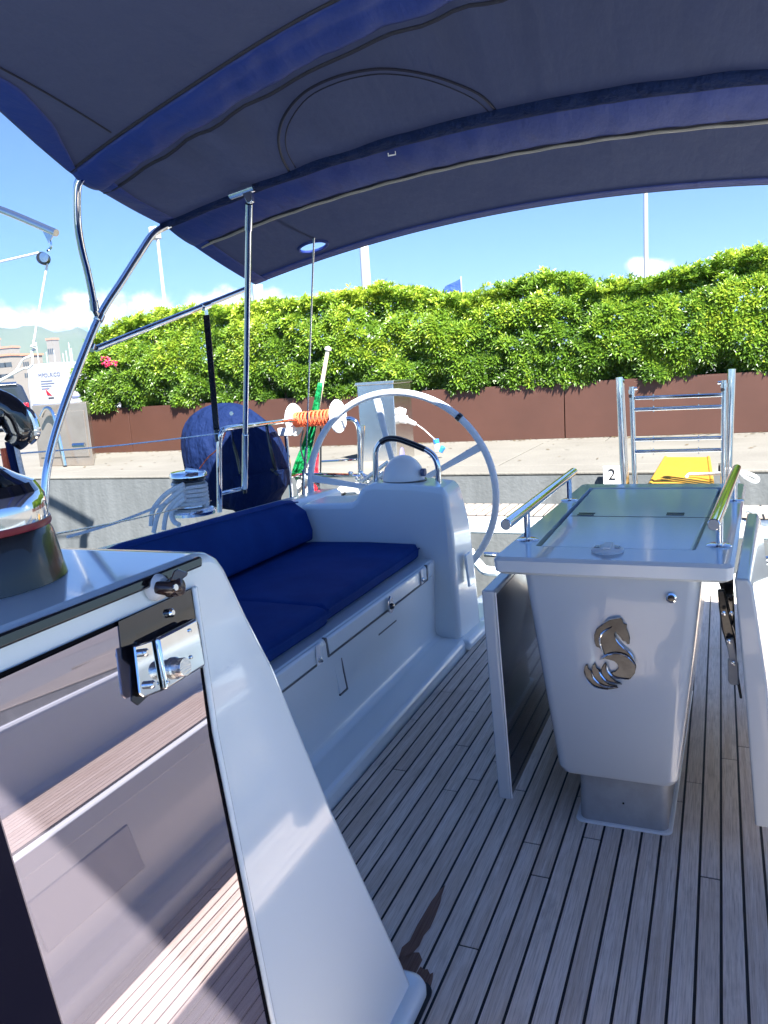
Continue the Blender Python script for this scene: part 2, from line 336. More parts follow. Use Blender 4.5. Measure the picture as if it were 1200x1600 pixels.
hp, hq = hedge_top(0)
hs = []; hz = []
for a, b in zip(hp, hq):
    # top line sits at about the middle of the hedge depth
    d = ray(a, b); n = pn; p0 = PA+pn*.35; t = (p0-CAM).dot(n)/d.dot(n); q = CAM+d*t; hs.append((q-PA).dot(pd)); hz.append(q.z)
def Htop(s): return float(np.interp(s, hs, hz))-.06
def build_leaves(n_ros, name, parent, mode):
    verts = []; faces = []; tone = []
    V_ = []; 
    k = 0
    tv = []
    for _ in range(n_ros):
        s = random.uniform(-.25, Lp-.6); top = Htop(s)
        f = random.random()
        wob = .10*math.sin(s*2.3)+.08*math.sin(s*5.1+1)
        if f < .56:       # near face
            z = random.uniform(1.10, top); bul = .17*max(0, math.sin((z-1.0)/(top-1.0)*math.pi))**.5+.08*mnoise.noise(V(s*1.3, z*1.7, 3))+.08*mnoise.noise(V(s*4, z*4, 7))
            dn = -bul+.12-max(0, (z-(top-.25)))*1.2*random.random()*-1
            p = PA+pd*s+pn*dn; p.z = z; nor = -pn+V(0, 0, .35+.6*(z-1.1)/(top-1.1))
        elif f < .82:     # top
            dn = random.uniform(.0, 1.0); z = top+.07*mnoise.noise(V(s*2.6, dn*2.6, 1))+.05*mnoise.noise(V(s*7, dn*7, 5))+random.uniform(-.05, .09); p = PA+pd*s+pn*dn; p.z = z; nor = V(0, 0, 1)-pn*.25
        else:             # inside and the far side, closes the gaps
            dn = random.uniform(.15, 1.1); p = PA+pd*s+pn*dn; p.z = random.uniform(1.12, top-.05); nor = V(random.uniform(-1, 1), random.uniform(-1, 1), .5)
        if s < .1: 
            lim = np.interp(p.z, [1.0, 1.5, 1.9, 2.3], [.15, -.15, .0, .5]); 
            if s < lim: p += pd*(lim-s)
        if s < .5: p.z = min(p.z, 1.75+max(0, s+.2)*1.0+random.uniform(-.1, .05))
        # clump depth: recess some areas for dark gaps
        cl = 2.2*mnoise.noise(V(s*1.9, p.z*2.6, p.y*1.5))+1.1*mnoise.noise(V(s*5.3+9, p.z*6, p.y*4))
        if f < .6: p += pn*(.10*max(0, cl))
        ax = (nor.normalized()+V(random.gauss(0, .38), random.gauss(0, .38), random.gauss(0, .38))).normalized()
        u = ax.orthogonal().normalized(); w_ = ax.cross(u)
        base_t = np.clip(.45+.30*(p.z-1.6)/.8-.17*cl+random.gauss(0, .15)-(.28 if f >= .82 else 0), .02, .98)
        nl = random.randint(8, 12); ph0 = random.random()*6.28
        for j in range(nl):
            a = ph0+j*2.4; el = .25+.95*(j/nl); ln_ = random.uniform(.065, .11)*(1-.25*j/nl); wd = ln_*.16
            dr = (u*math.cos(a)+w_*math.sin(a))*math.cos(el)+ax*math.sin(el); sd2 = dr.cross(ax).normalized()*wd; up = sd2.cross(dr).normalized()
            b0 = p+dr*.01; mid = p+dr*ln_*.55; tip = p+dr*ln_-up*ln_*.12
            i0 = len(verts); verts += [b0, mid+sd2+up*wd*.4, tip, mid-sd2+up*wd*.4, mid]
            faces += [(i0, i0+1, i0+4), (i0+1, i0+2, i0+4), (i0+4, i0+2, i0+3), (i0, i0+4, i0+3)]
            tt = float(np.clip(base_t+random.gauss(0, .08)+.18*(j/nl), .01, 1)); tone += [tt]*5
    me = bpy.data.meshes.new(name); me.from_pydata([tuple(v) for v in verts], [], faces); me.materials.append(X['leaf'])
    at_ = me.attributes.new('tone', 'FLOAT', 'POINT'); at_.data.foreach_set('value', tone)
    o = bpy.data.objects.new(name, me); sc.collection.objects.link(o); o.parent = parent; o.matrix_parent_inverse = parent.matrix_world.inverted(); o['kind'] = 'stuff'; return o
from mathutils import noise as mnoise
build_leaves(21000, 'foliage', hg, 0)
mb = MB()
for i in range(150):
    s = random.uniform(.05, Lp-.7); b0 = PA+pd*s+pn*random.uniform(.15, .9)+V(0, 0, .5); top = Htop(s)-b0.z
    mb.tube([b0, b0+V(random.gauss(0, .06), random.gauss(0, .05), top*.4), b0+V(random.gauss(0, .16), random.gauss(0, .12), top*.85)], [.014, .009, .004], 5)
o = mb.build('branches', 'bark', hg); o['kind'] = 'stuff'
ol = thing('flower_cluster', at(170, 565, y=9.15), 'pink red oleander blossom at the left end of the hedge', 'flower')
mb = MB()
for i in range(26):
    c = at(170+random.gauss(0, 5.5), 565+random.gauss(0, 4), y=9.0+random.uniform(-.05, .05)); a = random.random()*6.3; r = .024
    u = V(math.cos(a), .3, math.sin(a))*r; v_ = V(-math.sin(a), .3, math.cos(a))*r
    mb.add([c-u, c-v_*.8, c+u, c+v_*.8, c+V(0, -.01, 0)], [(0, 1, 4), (1, 2, 4), (2, 3, 4), (3, 0, 4)])
o = mb.build('petals', 'oleander', ol, smooth=False); o['kind'] = 'stuff'
MB().tube([at(170, 565, y=9.05), at(185, 585, y=9.2), PA+V(.25, .2, .6)], .006, 6, 4).build('stem', 'bark', ol)
# ================================================================== QUAY FURNITURE, FAR THINGS
def box_at(px0, px1, yfoot_px, top_px, z0=.45):
    a = at(px0, yfoot_px, z=z0); b = at(px1, yfoot_px, z=z0); t = at(px0, top_px, y=a.y); return a, b, t.z
# service pedestals
A = at(63, 729, z=.45); B = at(126, 731, z=.45); C_ = at(150, 712, z=.45)
B = V(B.x, A.y+(B.x-A.x)*.02, .45)
pb = thing('service_pedestal', A, 'polished steel service pedestal on the quay left of the planter', 'pedestal', 'steel service pedestals on the quay')
ztop = at(63, 633, y=A.y).z
D = V(C_.x-B.x, C_.y-B.y, 0)
MB().prism([A, B, B+D, A+D], (0, 0, ztop-.45)).build('cabinet', 'mirror', pb, bevel=.008)
MB().prism([A+V(.05, -.012, .12), B+V(-.05, -.012, .12), B+V(-.05, -.012, ztop-.55), A+V(.05, -.012, ztop-.55)], (0, .010, 0)).build('door', 'mirror', pb, bevel=.003)
mb = MB(); hb = (A+B)/2+V(-.12, -.1, 0)
mb.tube([hb+V(-.1, 0, .66), hb+V(0, 0, .76), hb+V(.10, 0, .72), hb+V(.15, .0, .5), hb+V(.2, 0, .02)], .024, 10, 6); mb.build('hoop_rail', 'chrome', pb)
A = at(566, 722, z=.45); wA = .46
B = A+V(wA*.80, .10, 0); Dp = V(.06, .36, 0)
ztop = at(553, 603, y=A.y).z
pb = thing('service_pedestal', A, 'tall steel power pedestal behind the steering wheel with white and blue plug in its side', 'pedestal', 'steel service pedestals on the quay')
MB().prism([A, B, B+Dp, A+Dp], (0, 0, ztop-.45)).build('cabinet', 'steel', pb, bevel=.006)
MB().prism([A+V(-.015, -.015, ztop-.45), B+V(.015, -.015, ztop-.45), B+Dp+V(.015, .015, ztop-.45), A+Dp+V(-.015, .015, ztop-.45)], (0, 0, .03)).build('lid', 'steel', pb, bevel=.004)
sx = B+Dp*.45
yq = sx.y
def q_(px, py): return at(px, py, y=yq-.05)
p0 = q_(606, 625); MB().prism([q_(603, 622), q_(615, 622), q_(615, 662), q_(604, 662)], (0, .08, 0)).build('socket_plate', 'white', pb, bevel=.01)
pg = thing('shore_power_plug', q_(612, 652), 'white plug with blue ring in the side of the power pedestal', 'plug')
MB().tube([q_(608, 652), q_(636, 656)], .045, 16).build('plug_body', 'white', pg, bevel=.006)
MB().tube([q_(613.5, 652), q_(618, 652.8)], .052, 16).build('plug_ring', 'blue', pg)
MB().tube([q_(632, 655), q_(650, 663)], [.032, .02], 14).build('plug_grip', 'white', pg, bevel=.004)
MB().tube([q_(622, 641), q_(633, 645)], .04, 14).build('socket_cap', 'white', pg, bevel=.006)
MB().tube([q_(648, 661), q_(662, 671), q_(672, 680), q_(681, 688)], .006, 8, 5).build('cable', 'ropew', pg)
MB().tube([q_(681, 686), q_(682, 693)], .032, 12).build('coupler_head', 'blue', pg, bevel=.005)
MB().tube([q_(682, 692), q_(683, 705)], .026, 12).build('coupler_body', 'white', pg, bevel=.004)
MB().tube([q_(688, 706), q_(693, 698)], .026, 12).build('coupler_cap', 'blue', pg, bevel=.004)
pv = thing('mooring_cleat', q_(622, 715), 'violet plastic fender cap behind the compass hood at the pedestal foot', 'fender')
pv_ = MB().lathe([(.0, 0), (.07, .01), (.085, .06), (.07, .16), (.045, .22), (0, .23)], q_(622, 725)); pv_.build('fender_body', 'purple', pv); pv.name = 'small_fender'
# number plate on quay wall
s_ = thing('number_plate', at(954, 741, y=6.5), 'white berth number plate on the quay edge reading 2', 'sign')
sa = at(942, 729, y=6.5); sb_ = at(973, 760, y=6.5)
MB().box(sa.x, sb_.x, 6.5, 6.53, sb_.z, sa.z).build('plate', 'white', s_, bevel=.004)
text_mesh('2', .13, .002, 'numeral', 'black', Matrix.Translation((at(956, 742, y=6.5).x, 6.497, at(956, 742, y=6.5).z)) @ Matrix.Rotation(R(90), 4, 'X'), s_)
# leaf litter blown against the planter
mb = MB()
for i in range(420):
    s9 = random.uniform(.1, 10); dn9 = -abs(random.gauss(0, .10))-.01 if i < 300 else -random.uniform(.1, 2.2); c = PA+pd*s9+pn*dn9+V(0, 0, .0065); a = random.random()*6.3; l9 = random.uniform(.02, .05)
    u9 = V(math.cos(a), math.sin(a), random.uniform(-.1, .1))*l9; v9 = V(-math.sin(a), math.cos(a), .15)*l9*.28; mb.add([c-u9, c-v9, c+u9, c+v9], [(0, 1, 2, 3)])
o = mb.build('leaf_litter', 'litter', smooth=False); tag(o, 'dry leaves scattered on the quay along the planter foot', 'leaves', kind='stuff')
# poles
def pole(name, px, y, top_py, label, cat, r0, r1, x_px_base=None, mat_='pole', group=None):
    t = at(px, top_py, y=y); b = V(t.x, t.y, .45); th = thing(name, b, label, cat, group)
    MB().tube([b, t], [r0, r1], 12).build('pole', mat_, th); return th, t
th, t = pole('street_lamp', 563, 16, 300, 'thick pale lamp post rising above the middle of the hedge', 'lamp post', .13, .09)
b = at(563, 440, y=16); MB().tube([V(t.x, t.y, b.z-.35), V(t.x, t.y, b.z-.25)], .135, 14).build('collar', 'pole', th)
MB().tube([t, t+V(.5, 0, .35)], [.09, .05], 12).build('lamp_arm', 'pole', th)
th, t = pole('street_lamp', 246, 30, 372, 'thin leaning lamp post with small head under the canopy corner', 'lamp post', .11, .07)
tb = at(248, 495, y=30)
MB().box(t.x-.32, t.x+.10, t.y-.2, t.y+.2, t.z-.05, t.z+.5).build('lamp_head', 'pole', th, bevel=.06)
th, t = pole('flagpole', 1008, 20, 150, 'slim white flagpole above the right of the hedge', 'flagpole', .055, .045)
th, t = pole('square_mast', 402, 20, 445, 'grey square mast end behind the canopy rear corner', 'mast', .16, .16)
th, t = pole('flagstaff', 720, 25, 432, 'thin staff with blue flag peeping over the hedge', 'flagpole', .03, .02)
c = [at(719, 436, y=25), at(721, 468, y=25), at(705, 468, y=25), at(688, 461, y=25), at(696, 447, y=25)]
MB().prism(c, (0, .03, 0)).build('flag', 'bflag', th)
# van: rear left corner, rear width vector, length vector
VB = at(50, 645, y=21.5); VB.z = .42
def van():
    yr = 21.5
    a = at(50, 650, y=yr); b = at(112, 650, y=yr+.15); a.z = b.z = .42
    rear = (b-a); W = rear.length
    ln_d = V(.93, .62, 0).normalized(); c = at(218, 650, y=24.6)
    ln_d = (V(c.x, c.y, 0)-V(b.x, b.y, 0)).normalized(); Ln = 4.8
    t = thing('delivery_van', a, 'white delivery van with printed rear doors parked beyond the quay', 'van')
    H = at(60, 568, y=yr).z-.42
    bot = .35
    def pt(u, v, z): return a+rear*u+ln_d*v+V(0, 0, z)
    ri = [(0.0, bot), (0.0, H*.62), (.05, H*.94), (.12, H), (.88, H), (.95, H*.94), (1, H*.62), (1, bot)]
    mb = MB(); mb.loft([[pt(u, v, z*(1 if v > .02 else .995)) for u, z in ri] for v in (0, Ln*.78)])
    mb.loft([[pt(u, v, min(z, zz)) for u, z in ri] for v, zz in ((Ln*.78, H), (Ln*.88, H*.62), (Ln, H*.5))])
    mb.build('body', 'van', t, bevel=.04)
    rn = -ln_d*.015
    def rp(u0, u1, z0, z1, m, nm, off=1.0, d=.012):
        MB().prism([pt(u0, 0, z0)+rn*off, pt(u1, 0, z0)+rn*off, pt(u1, 0, z1)+rn*off, pt(u0, 0, z1)+rn*off], -ln_d*d*-1).build(nm, m, t, bevel=.01)
    rp(.06, .495, bot+.1, H*.90, 'van', 'door'); rp(.505, .94, bot+.1, H*.90, 'van', 'door')
    rp(.08, .36, bot+.12, bot+.36, 'vang', 'number_plate', 2.2)
    rp(.5, .64, .88, .92, 'black', 'door_handle', 2.4)
    MB().prism([pt(.46, 0, 1.22)+rn*2.4, pt(.60, 0, .98)+rn*2.4, pt(.48, 0, 1.02)+rn*2.4], ln_d*.01).build('emblem', 'tail', t)
    for k, wv in enumerate((.30, .34, .26, .2)): rp(.36, .36+wv, 1.50-.09*k, 1.53-.09*k, 'vang', 'printed_line', 2.0, .004)
    xd = rear.normalized(); zd = V(0, 0, 1); nd = xd.cross(zd)
    mw = Matrix(((xd.x, zd.x, nd.x, 0), (xd.y, zd.y, nd.y, 0), (xd.z, zd.z, nd.z, 0), (0, 0, 0, 1)))
    c_ = pt(.60, 0, H*.80)+rn*2.2; mw = Matrix.Translation(c_) @ mw
    text_mesh('MPOLRICO', .20, .002, 'lettering', 'vang', mw, t)
    for v in (.75, 3.9):
        wc = pt(1.0, v, .34)+rear.normalized()*.0; MB().tube([wc-xd*.14, wc+xd*.03], .34, 22).build('tyre', 'tyre', t, bevel=.03)
        MB().tube([wc+xd*.02, wc+xd*.045], .2, 18).build('rim', 'steel', t)
    MB().prism([pt(1.004, .1, bot+.5), pt(1.004, Ln*.7, bot+.5), pt(1.004, Ln*.7, bot+.56), pt(1.004, .1, bot+.56)], xd*.02).build('side_moulding', 'vang', t)
van()
def car():
    yr = 17.0; a = at(-70, 640, y=yr); b = at(48, 640, y=yr+.2); a.z = b.z = .42
    t = thing('parked_car', a, 'dark blue hatchback with red tail light beside the white van', 'car')
    ln = V(b.x, b.y, 0).normalized(); xd = V(ln.y, -ln.x, 0); a = b-xd*1.75; rear = b-a
    H = at(40, 598, y=yr).z-.42
    def pt(u, v, z): return a+rear*u+ln*v+V(0, 0, z)
    ri = [(0, .25), (0, H*.6), (.08, H*.95), (.16, H), (.84, H), (.92, H*.95), (1, H*.6), (1, .25)]
    MB().loft([[pt(u, v, z) for u, z in ri] for v in (0, 2.6)]).build('body', 'cardk', t, bevel=.05)
    MB().prism([pt(.14, -.02, H*.62), pt(.86, -.02, H*.62), pt(.80, -.02, H*.9), pt(.2, -.02, H*.9)], ln*.015).build('rear_window', 'carglass', t)
    for u in (.02, .88): MB().prism([pt(u, -.03, H*.38), pt(u+.1, -.03, H*.38), pt(u+.1, -.03, H*.58), pt(u, -.03, H*.58)], ln*.03).build('tail_light', 'tail', t, bevel=.01)
    MB().prism([pt(.16, -.06, H*.97), pt(.84, -.06, H*.97), pt(.84, .2, H*1.02), pt(.16, .2, H*1.02)], (0, 0, .03)).build('roof_spoiler', 'cardk', t, bevel=.01)
    MB().prism([pt(.36, -.03, .45), pt(.64, -.03, .45), pt(.64, -.03, .58), pt(.36, -.03, .58)], ln*.01).build('number_plate', 'white', t)
    for u in (.0, .86):
        w0 = pt(u, .6, .3); MB().tube([w0, w0+xd*.2], .3, 20).build('tyre', 'tyre', t, bevel=.03)
car()
# town at the foot of the hills
for i, (px0, px1, t_, b_, y, m) in enumerate(((-30, 16, 560, 600, 420, 'build'), (-8, 18, 546, 552, 700, 'build'), (34, 44, 556, 575, 400, 'build'), (72, 82, 532, 537, 900, 'build'), (-60, -12, 536, 545, 700, 'build'))):
    a = at(px0, t_, y=y); b = at(px1, t_, y=y); 
    lab = ['long cream waterfront building with flat terracotta roof at the left edge', 'cream hillside block behind the waterfront building', 'narrow cream house left of the van roof', 'small white villa high on the hillside', 'pale hillside houses far left above the town'][i]
    t = thing('town_building', (a.x, a.y, .3), lab, 'building', 'town buildings below the hills')
    zb = min(a.z, b.z)*.6 if i in (1, 4, 5) else .3
    wl = MB().box(a.x, b.x, y, y+12, .3, a.z).build('wall', m, t)
    MB().box(a.x-.8, b.x+.8, y-.8, y+12.8, a.z, a.z+1.4*y/420).build('roof', 'roof' if m == 'build' else 'pole', t)
    nw = 5 if i < 2 else 3
    for k in range(nw):
        xc = a.x+(b.x-a.x)*(k+.5)/nw; wv = (b.x-a.x)*.12
        for zf in (.55, .8): MB().box(xc-wv, xc+wv, y-.15, y-.002, a.z*(zf-.05)+.3, a.z*(zf+.05)+.3).build('window', 'win', t)
for i, (px, tp) in enumerate(((107, 535), (111, 544), (84, 547), (72, 550), (103, 548), (135, 470), (57, 540), (98, 552))):
    y = 120 if tp != 470 else 90; a = at(px, tp, y=y); lab = ['tall bare yacht mast above the van roof', 'short yacht mast beside the tallest far mast', 'yacht mast left of the two close ones', 'leftmost yacht mast over the van', 'thin yacht mast just left of the tallest', 'dark leaning mast behind the steel hoop', 'yacht mast beside the hanging rope', 'low mast between the far yacht masts'][i]
    t = thing('yacht_mast', (a.x, a.y, .3), lab, 'mast', 'masts of yachts moored far off')
    MB().tube([(a.x-(.8 if tp == 470 else 0), a.y, .3), a], .09 if tp != 470 else .1, 6).build('spar', 'pole', t)
    MB().box(a.x-1.2, a.x+1.2, a.y-.05, a.y+.05, .3+(a.z-.3)*.62, .3+(a.z-.3)*.63).build('spreader', 'pole', t)
# ================================================================== BOAT
deck = struct(MB().box(-1.12, .60, -1.2, 4.62, -.06, -.0035).build('deck', 'rubber', smooth=False))
PW = .0525; x0 = .068
cuts = {}
jk = {-19+0: 0}
known = [(-1.012, 2.28), (-.802, 2.203), (-.546, 1.549), (-.488, 1.998), (-.057, 2.471), (-.007, 1.988), (.087, 2.766), (-1.108, 2.663), (-.9, 2.793)]
jp = set()
for k in range(-23, 11):
    xa = x0+k*PW; xb = xa+PW; xc = (xa+xb)/2
    lo = max(xa+.0034, -1.116); hi = min(xb-.0034, .596)
    if hi-lo < .008: continue
    js_ = [y for (x, y) in known if abs(x-xc) < PW/2]
    if not js_: js_ = [random.uniform(.3, 1.0) if xc > -.9 else 1.1]
    y = js_[0]
    while y < 3.3: y += random.uniform(1.5, 1.9); js_.append(y)
    y = js_[0]
    while y > .5: y -= random.uniform(1.3, 1.8); js_.append(y)
    ys = sorted([-1.2]+[q for q in js_ if -.9 < q < 4.4]+[4.6])
    for a, b in zip(ys[:-1], ys[1:]):
        MB().box(lo, hi, a+.0026, b-.0026, -.003, random.uniform(-.0006, .0004)).build('plank', 'teak', deck, bevel=.0009, seg=1)
# wet stain, one patch per plank
def stain():
    mb = MB()
    def patch(pts, n=14):
        ps = [V(*p, .0013) for p in pts]; mb.add(ps, [tuple(range(len(ps)))])
    P1 = [at(*q, z=.0013) for q in ((696, 1382), (690, 1400), (688, 1410), (680, 1432), (672, 1450), (662, 1462), (655, 1478), (646, 1488), (630, 1508), (622, 1500), (628, 1480), (640, 1470), (652, 1445), (664, 1425), (674, 1408), (686, 1392))]
    mb.add(P1, [tuple(range(len(P1)))])
    P2 = [at(*q, z=.0013) for q in ((646, 1488), (655, 1488), (660, 1500), (650, 1520), (642, 1535), (628, 1530), (622, 1505), (630, 1495))]
    mb.add(P2, [tuple(range(len(P2)))])
    P3 = [at(*q, z=.0013) for q in ((651, 1520), (657, 1510), (663, 1515), (668, 1514), (672, 1522), (677, 1519), (676, 1530), (673, 1542), (668, 1556), (655, 1545), (645, 1536))]
    mb.add(P3, [tuple(range(len(P3)))])
    o = mb.build('water_stain', 'wet', smooth=False); tag(o, 'dark wet stain on the teak at the foot of the white bulkhead', 'stain')
stain()
# hull below and around (both topsides, transom sides)
hull = thing('boat_hull', (-.265, 4.6, -.7), 'white yacht hull and side decks around the cockpit', 'boat')
for sgn in (-1, 1):
    cx = -.265
    prof = [(-.86, -.07), (-.86, -.004), (-.862, .045), (-.875, .055), (-.99, .058), (-1.015, .075), (-1.018, .10), (-1.00, .44), (-1.01, .455), (-1.72, .455), (-1.75, .47), (-1.785, .755), (-1.81, .775), (-1.92, .77), (-2.02, .58), (-2.25, .52), (-2.28, .55), (-2.33, .54), (-2.36, .45), (-2.3, -.2), (-2.0, -.7), (-1.2, -1.0), (-.5, -1.0), (-.5, -.07)]
    rings = []
    for y in (1.0, 2.0, 2.7, 3.2, 3.6, 4.05):
        dz = -.035*(y-2.2)
        rings.append([V(cx+ (p[0] if sgn < 0 else -p[0]), y, p[1]+(dz if p[1] > .5 else 0)) for p in prof])
    MB().loft(rings).build('side_moulding' , 'gel', hull, bevel=.008)
MB().box(-1.4, .85, 4.03, 4.62, -1.0, -.065).build('transom', 'gel', hull, bevel=.02)
MB().box(-1.3, .75, 4.63, 5.0, -.5, .035).build('transom_sill', 'gel', hull, bevel=.02)
p_ = [at(739, 872, y=4.7), at(748, 882, y=4.7), at(757, 891, y=4.7), at(775, 893, y=4.7), at(800, 893, y=4.7)]
MB().tube([at(733, 860, y=4.7)]+p_, .032, 10, 4).build('sill_moulding', 'gelg', hull)
for yy, a, b in ((1, (757, 866), (800, 868)), (2, (776, 897), (812, 897)), (3, (1186, 873), (1215, 873)), (4, (1186, 879), (1215, 879))):
    MB().tube([at(*a, y=4.9), at(*b, y=4.9)], .016, 10).build('platform_strut', 'chrome', hull)
# cabin top behind the camera, its aft face and companionway
cb9 = thing('cabin', (-.265, -2.6, 0), 'white cabin top and aft bulkhead closing the forward end of the cockpit', 'cabin')
MB().loft([rrect(-1.75, 1.22, -5.5, -.62, .25, z, 4) for z in (-.05, 1.0)]+[rrect(-1.70, 1.17, -5.45, -.66, .25, 1.12, 4), rrect(-1.4, .87, -5.1, -.9, .25, 1.19, 4)]).build('coachroof', 'gel', cb9, bevel=.01)
MB().box(-.62, .10, -.640, -.608, .35, 1.02).build('companionway_door', 'blackg', cb9, bevel=.005)
MB().box(-2.62, -1.76, -6, .99, .40, .52).build('side_deck', 'gel', cb9, bevel=.01)
MB().box(1.23, 2.09, -6, .99, .40, .52).build('side_deck', 'gel', cb9, bevel=.01)
# bathing platform
pf = thing('bathing_platform', (-.26, 5.3, .1), 'white swim platform topped with grey teak at the stern', 'platform')
ya = at(900, 808, z=.30).y-.02
MB().box(-2.2, 1.6, ya+.02, ya+.53, .296, .2985).build('caulk_bed', 'rubber', pf)
MB().box(-2.2, 1.6, ya, ya+.55, .17, .296).build('platform_body', 'gel', pf, bevel=.015)
k = 0
xx = -1.9
while xx < .9:
    yy0, yy1 = ya+.04, ya+.50
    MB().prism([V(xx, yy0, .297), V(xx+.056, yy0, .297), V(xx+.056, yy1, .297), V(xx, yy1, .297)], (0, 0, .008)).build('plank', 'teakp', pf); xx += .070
# bench details, starboard side
bn = thing('cockpit_bench', (-1.28, 2.6, 0), 'white moulded locker front of the long cockpit bench', 'bench')
def onx(px, py, x=-1.283): return at(px, py, x=x)
XB = -1.283
lid = [V(XB, y, z) for y, z in ((2.30, .452), (2.315, .385), (3.325, .385), (3.32, .452))]
MB().prism(lid, (.022, 0, 0)).build('locker_lid', 'gel', bn, bevel=.008)
MB().prism([V(XB, 3.345, .452), V(XB, 3.345, .385), V(XB, 3.40, .385), V(XB, 3.40, .452)], (.022, 0, 0)).build('lid_end', 'gel', bn, bevel=.006)
MB().prism([V(XB, 1.35, .452), V(XB, 1.35, .385), V(XB, 2.265, .385), V(XB, 2.262, .452)], (.022, 0, 0)).build('locker_lid', 'gel', bn, bevel=.008)
MB().prism([V(XB, 2.34, .370), V(XB, 2.385, .205), V(XB, 2.44, .205), V(XB, 2.40, .370)], (.012, 0, 0)).build('drain_channel', 'gel', bn, bevel=.005)
MB().prism([V(XB, 2.73, .365), V(XB, 2.76, .31), V(XB, 2.94, .31), V(XB, 2.97, .365)], (.010, 0, 0)).build('grip_recess', 'nonskid', bn, bevel=.008)
lc = V(XB+.03, 2.84, .405)
MB().prism([lc+V(0, -.022, .03), lc+V(0, -.024, -.02), lc+V(0, 0, -.035), lc+V(0, .024, -.02), lc+V(0, .022, .03), lc+V(0, 0, .045)], (.010, 0, 0)).build('latch', 'chrome', bn, bevel=.004)
MB().lathe([(.0, .018), (.010, .016), (.014, .008), (.015, 0)], lc+V(.004, 0, 0), (1, 0, 0), 14).build('latch_button', 'black', bn)
for yy, zz in ((2.215, .405), (3.24, .41)):
    MB().prism([V(XB+.026, yy-.016, .458), V(XB+.026, yy-.014, zz-.02), V(XB+.026, yy+.016, zz-.02), V(XB+.026, yy+.014, .458)], (.004, 0, 0)).build('strap', 'white', bn, bevel=.003)
    MB().lathe([(.011, 0), (.011, .004), (.006, .008), (0, .009)], (XB+.03, yy, zz), (1, 0, 0), 12).build('strap_stud', 'chrome', bn)
for nm, q in (('gap_shade', ((2.312, .3835), (3.33, .3835), (3.33, .3785), (2.312, .3785))), ('gap_shade', ((2.288, .454), (2.298, .454), (2.314, .3785), (2.304, .3785))), ('gap_shade', ((3.33, .454), (3.338, .454), (3.338, .3785), (3.33, .3785))), ('gap_shade', ((1.35, .3835), (2.262, .3835), (2.262, .3795), (1.35, .3795)))):
    MB().prism([V(XB, a, b) for a, b in q], (.0195, 0, 0)).build(nm, 'gap_shade', bn)  # thin strips standing in for the shade round the locker lids
for nm, q in (('channel_shadow_line', ((2.40, .372), (2.407, .372), (2.447, .203), (2.44, .203))), ('channel_shadow_line', ((2.384, .205), (2.447, .205), (2.447, .199), (2.384, .199))), ('recess_shade_line', ((2.755, .310), (2.945, .310), (2.945, .304), (2.755, .304)))):
    MB().prism([V(XB, a, b) for a, b in q], (.0125, 0, 0)).build(nm, 'gap_shade', bn)  # shade of the channel and recess edges, drawn as grey strips
# seat cushions
def cushion(name, rings, label, group, piping=None):
    t = thing(name, rings[0][0], label, 'cushion', group)
    MB().loft(rings).build('cover', 'navy', t, bevel=.022, seg=4)
    return t
def seat_cush(ya_, yb_, label, xf0, xf1, extra=0):
    t = thing('seat_cushion', (-1.6, (ya_+yb_)/2, .457), label, 'cushion', 'navy bench cushions')
    mb = MB(); n = 10; rows = []
    for i in range(n+1):
        y = ya_+(yb_-ya_)*(0, .015, .1, .25, .4, .5, .65, .8, .9, .985, 1)[i]; xf = xf0+(xf1-xf0)*i/n
        e = 0 if 0 < i < n else .008
        if i in (0, n): xf -= .016
        rows.append([V(-1.975, y, .460+e), V(-1.975, y, .525-e), V(-1.9, y, .532-e), V(-1.6, y, .538-e), V(-1.35, y, .534-e), V(xf-.012, y, .526-e), V(xf, y, .507), V(xf-.004, y, .475), V(xf-.018, y, .461+e)])
    mb.loft(rows).build('cover', 'navy', t, bevel=.012, seg=3)
    MB().tube([V(xf0+.002, ya_+.01, .512), V(xf1+.002, yb_-.01, .512)], .004, 6).build('piping', 'navy', t)
    return t
seat_cush(2.42, 3.435, 'navy seat cushion at the aft end of the bench beside the helm', -1.322, -1.335)
seat_cush(1.30, 2.412, 'navy seat cushion nearest the white bulkhead, in front of the aft one', -1.318, -1.302)
def back_cush(y0_, y1_, label):
    t = thing('back_cushion', (-1.98, (y0_+y1_)/2, .53), label, 'cushion', 'navy back cushions')
    rows = []; n = 12
    for i in range(n+1):
        f = i/n; y = y0_+(y1_-y0_)*f; dz = -.035*(y-2.2)
        e = .012 if i in (0, n) else 0
        sl = .07*f*0
        rows.append([V(-1.985, y, .535+e), V(-1.91+e, y, .545), V(-1.905+e, y, .60), V(-1.935+e, y, .70), V(-1.975, y-sl, .785+dz-e), V(-2.0, y-sl, .808+dz-e), V(-2.04, y-sl, .80+dz-e), V(-2.05, y, .76+dz)])
    MB().loft(rows).build('cover', 'navy', t, bevel=.014, seg=3)
    MB().tube([r[4]+V(.004, 0, .01) for r in rows], .004, 6).build('piping', 'navy', t)
back_cush(2.06, 3.40, 'long navy back cushion ending against the helm console')
back_cush(1.25, 2.03, 'low navy back cushion peeping over the white bulkhead top')
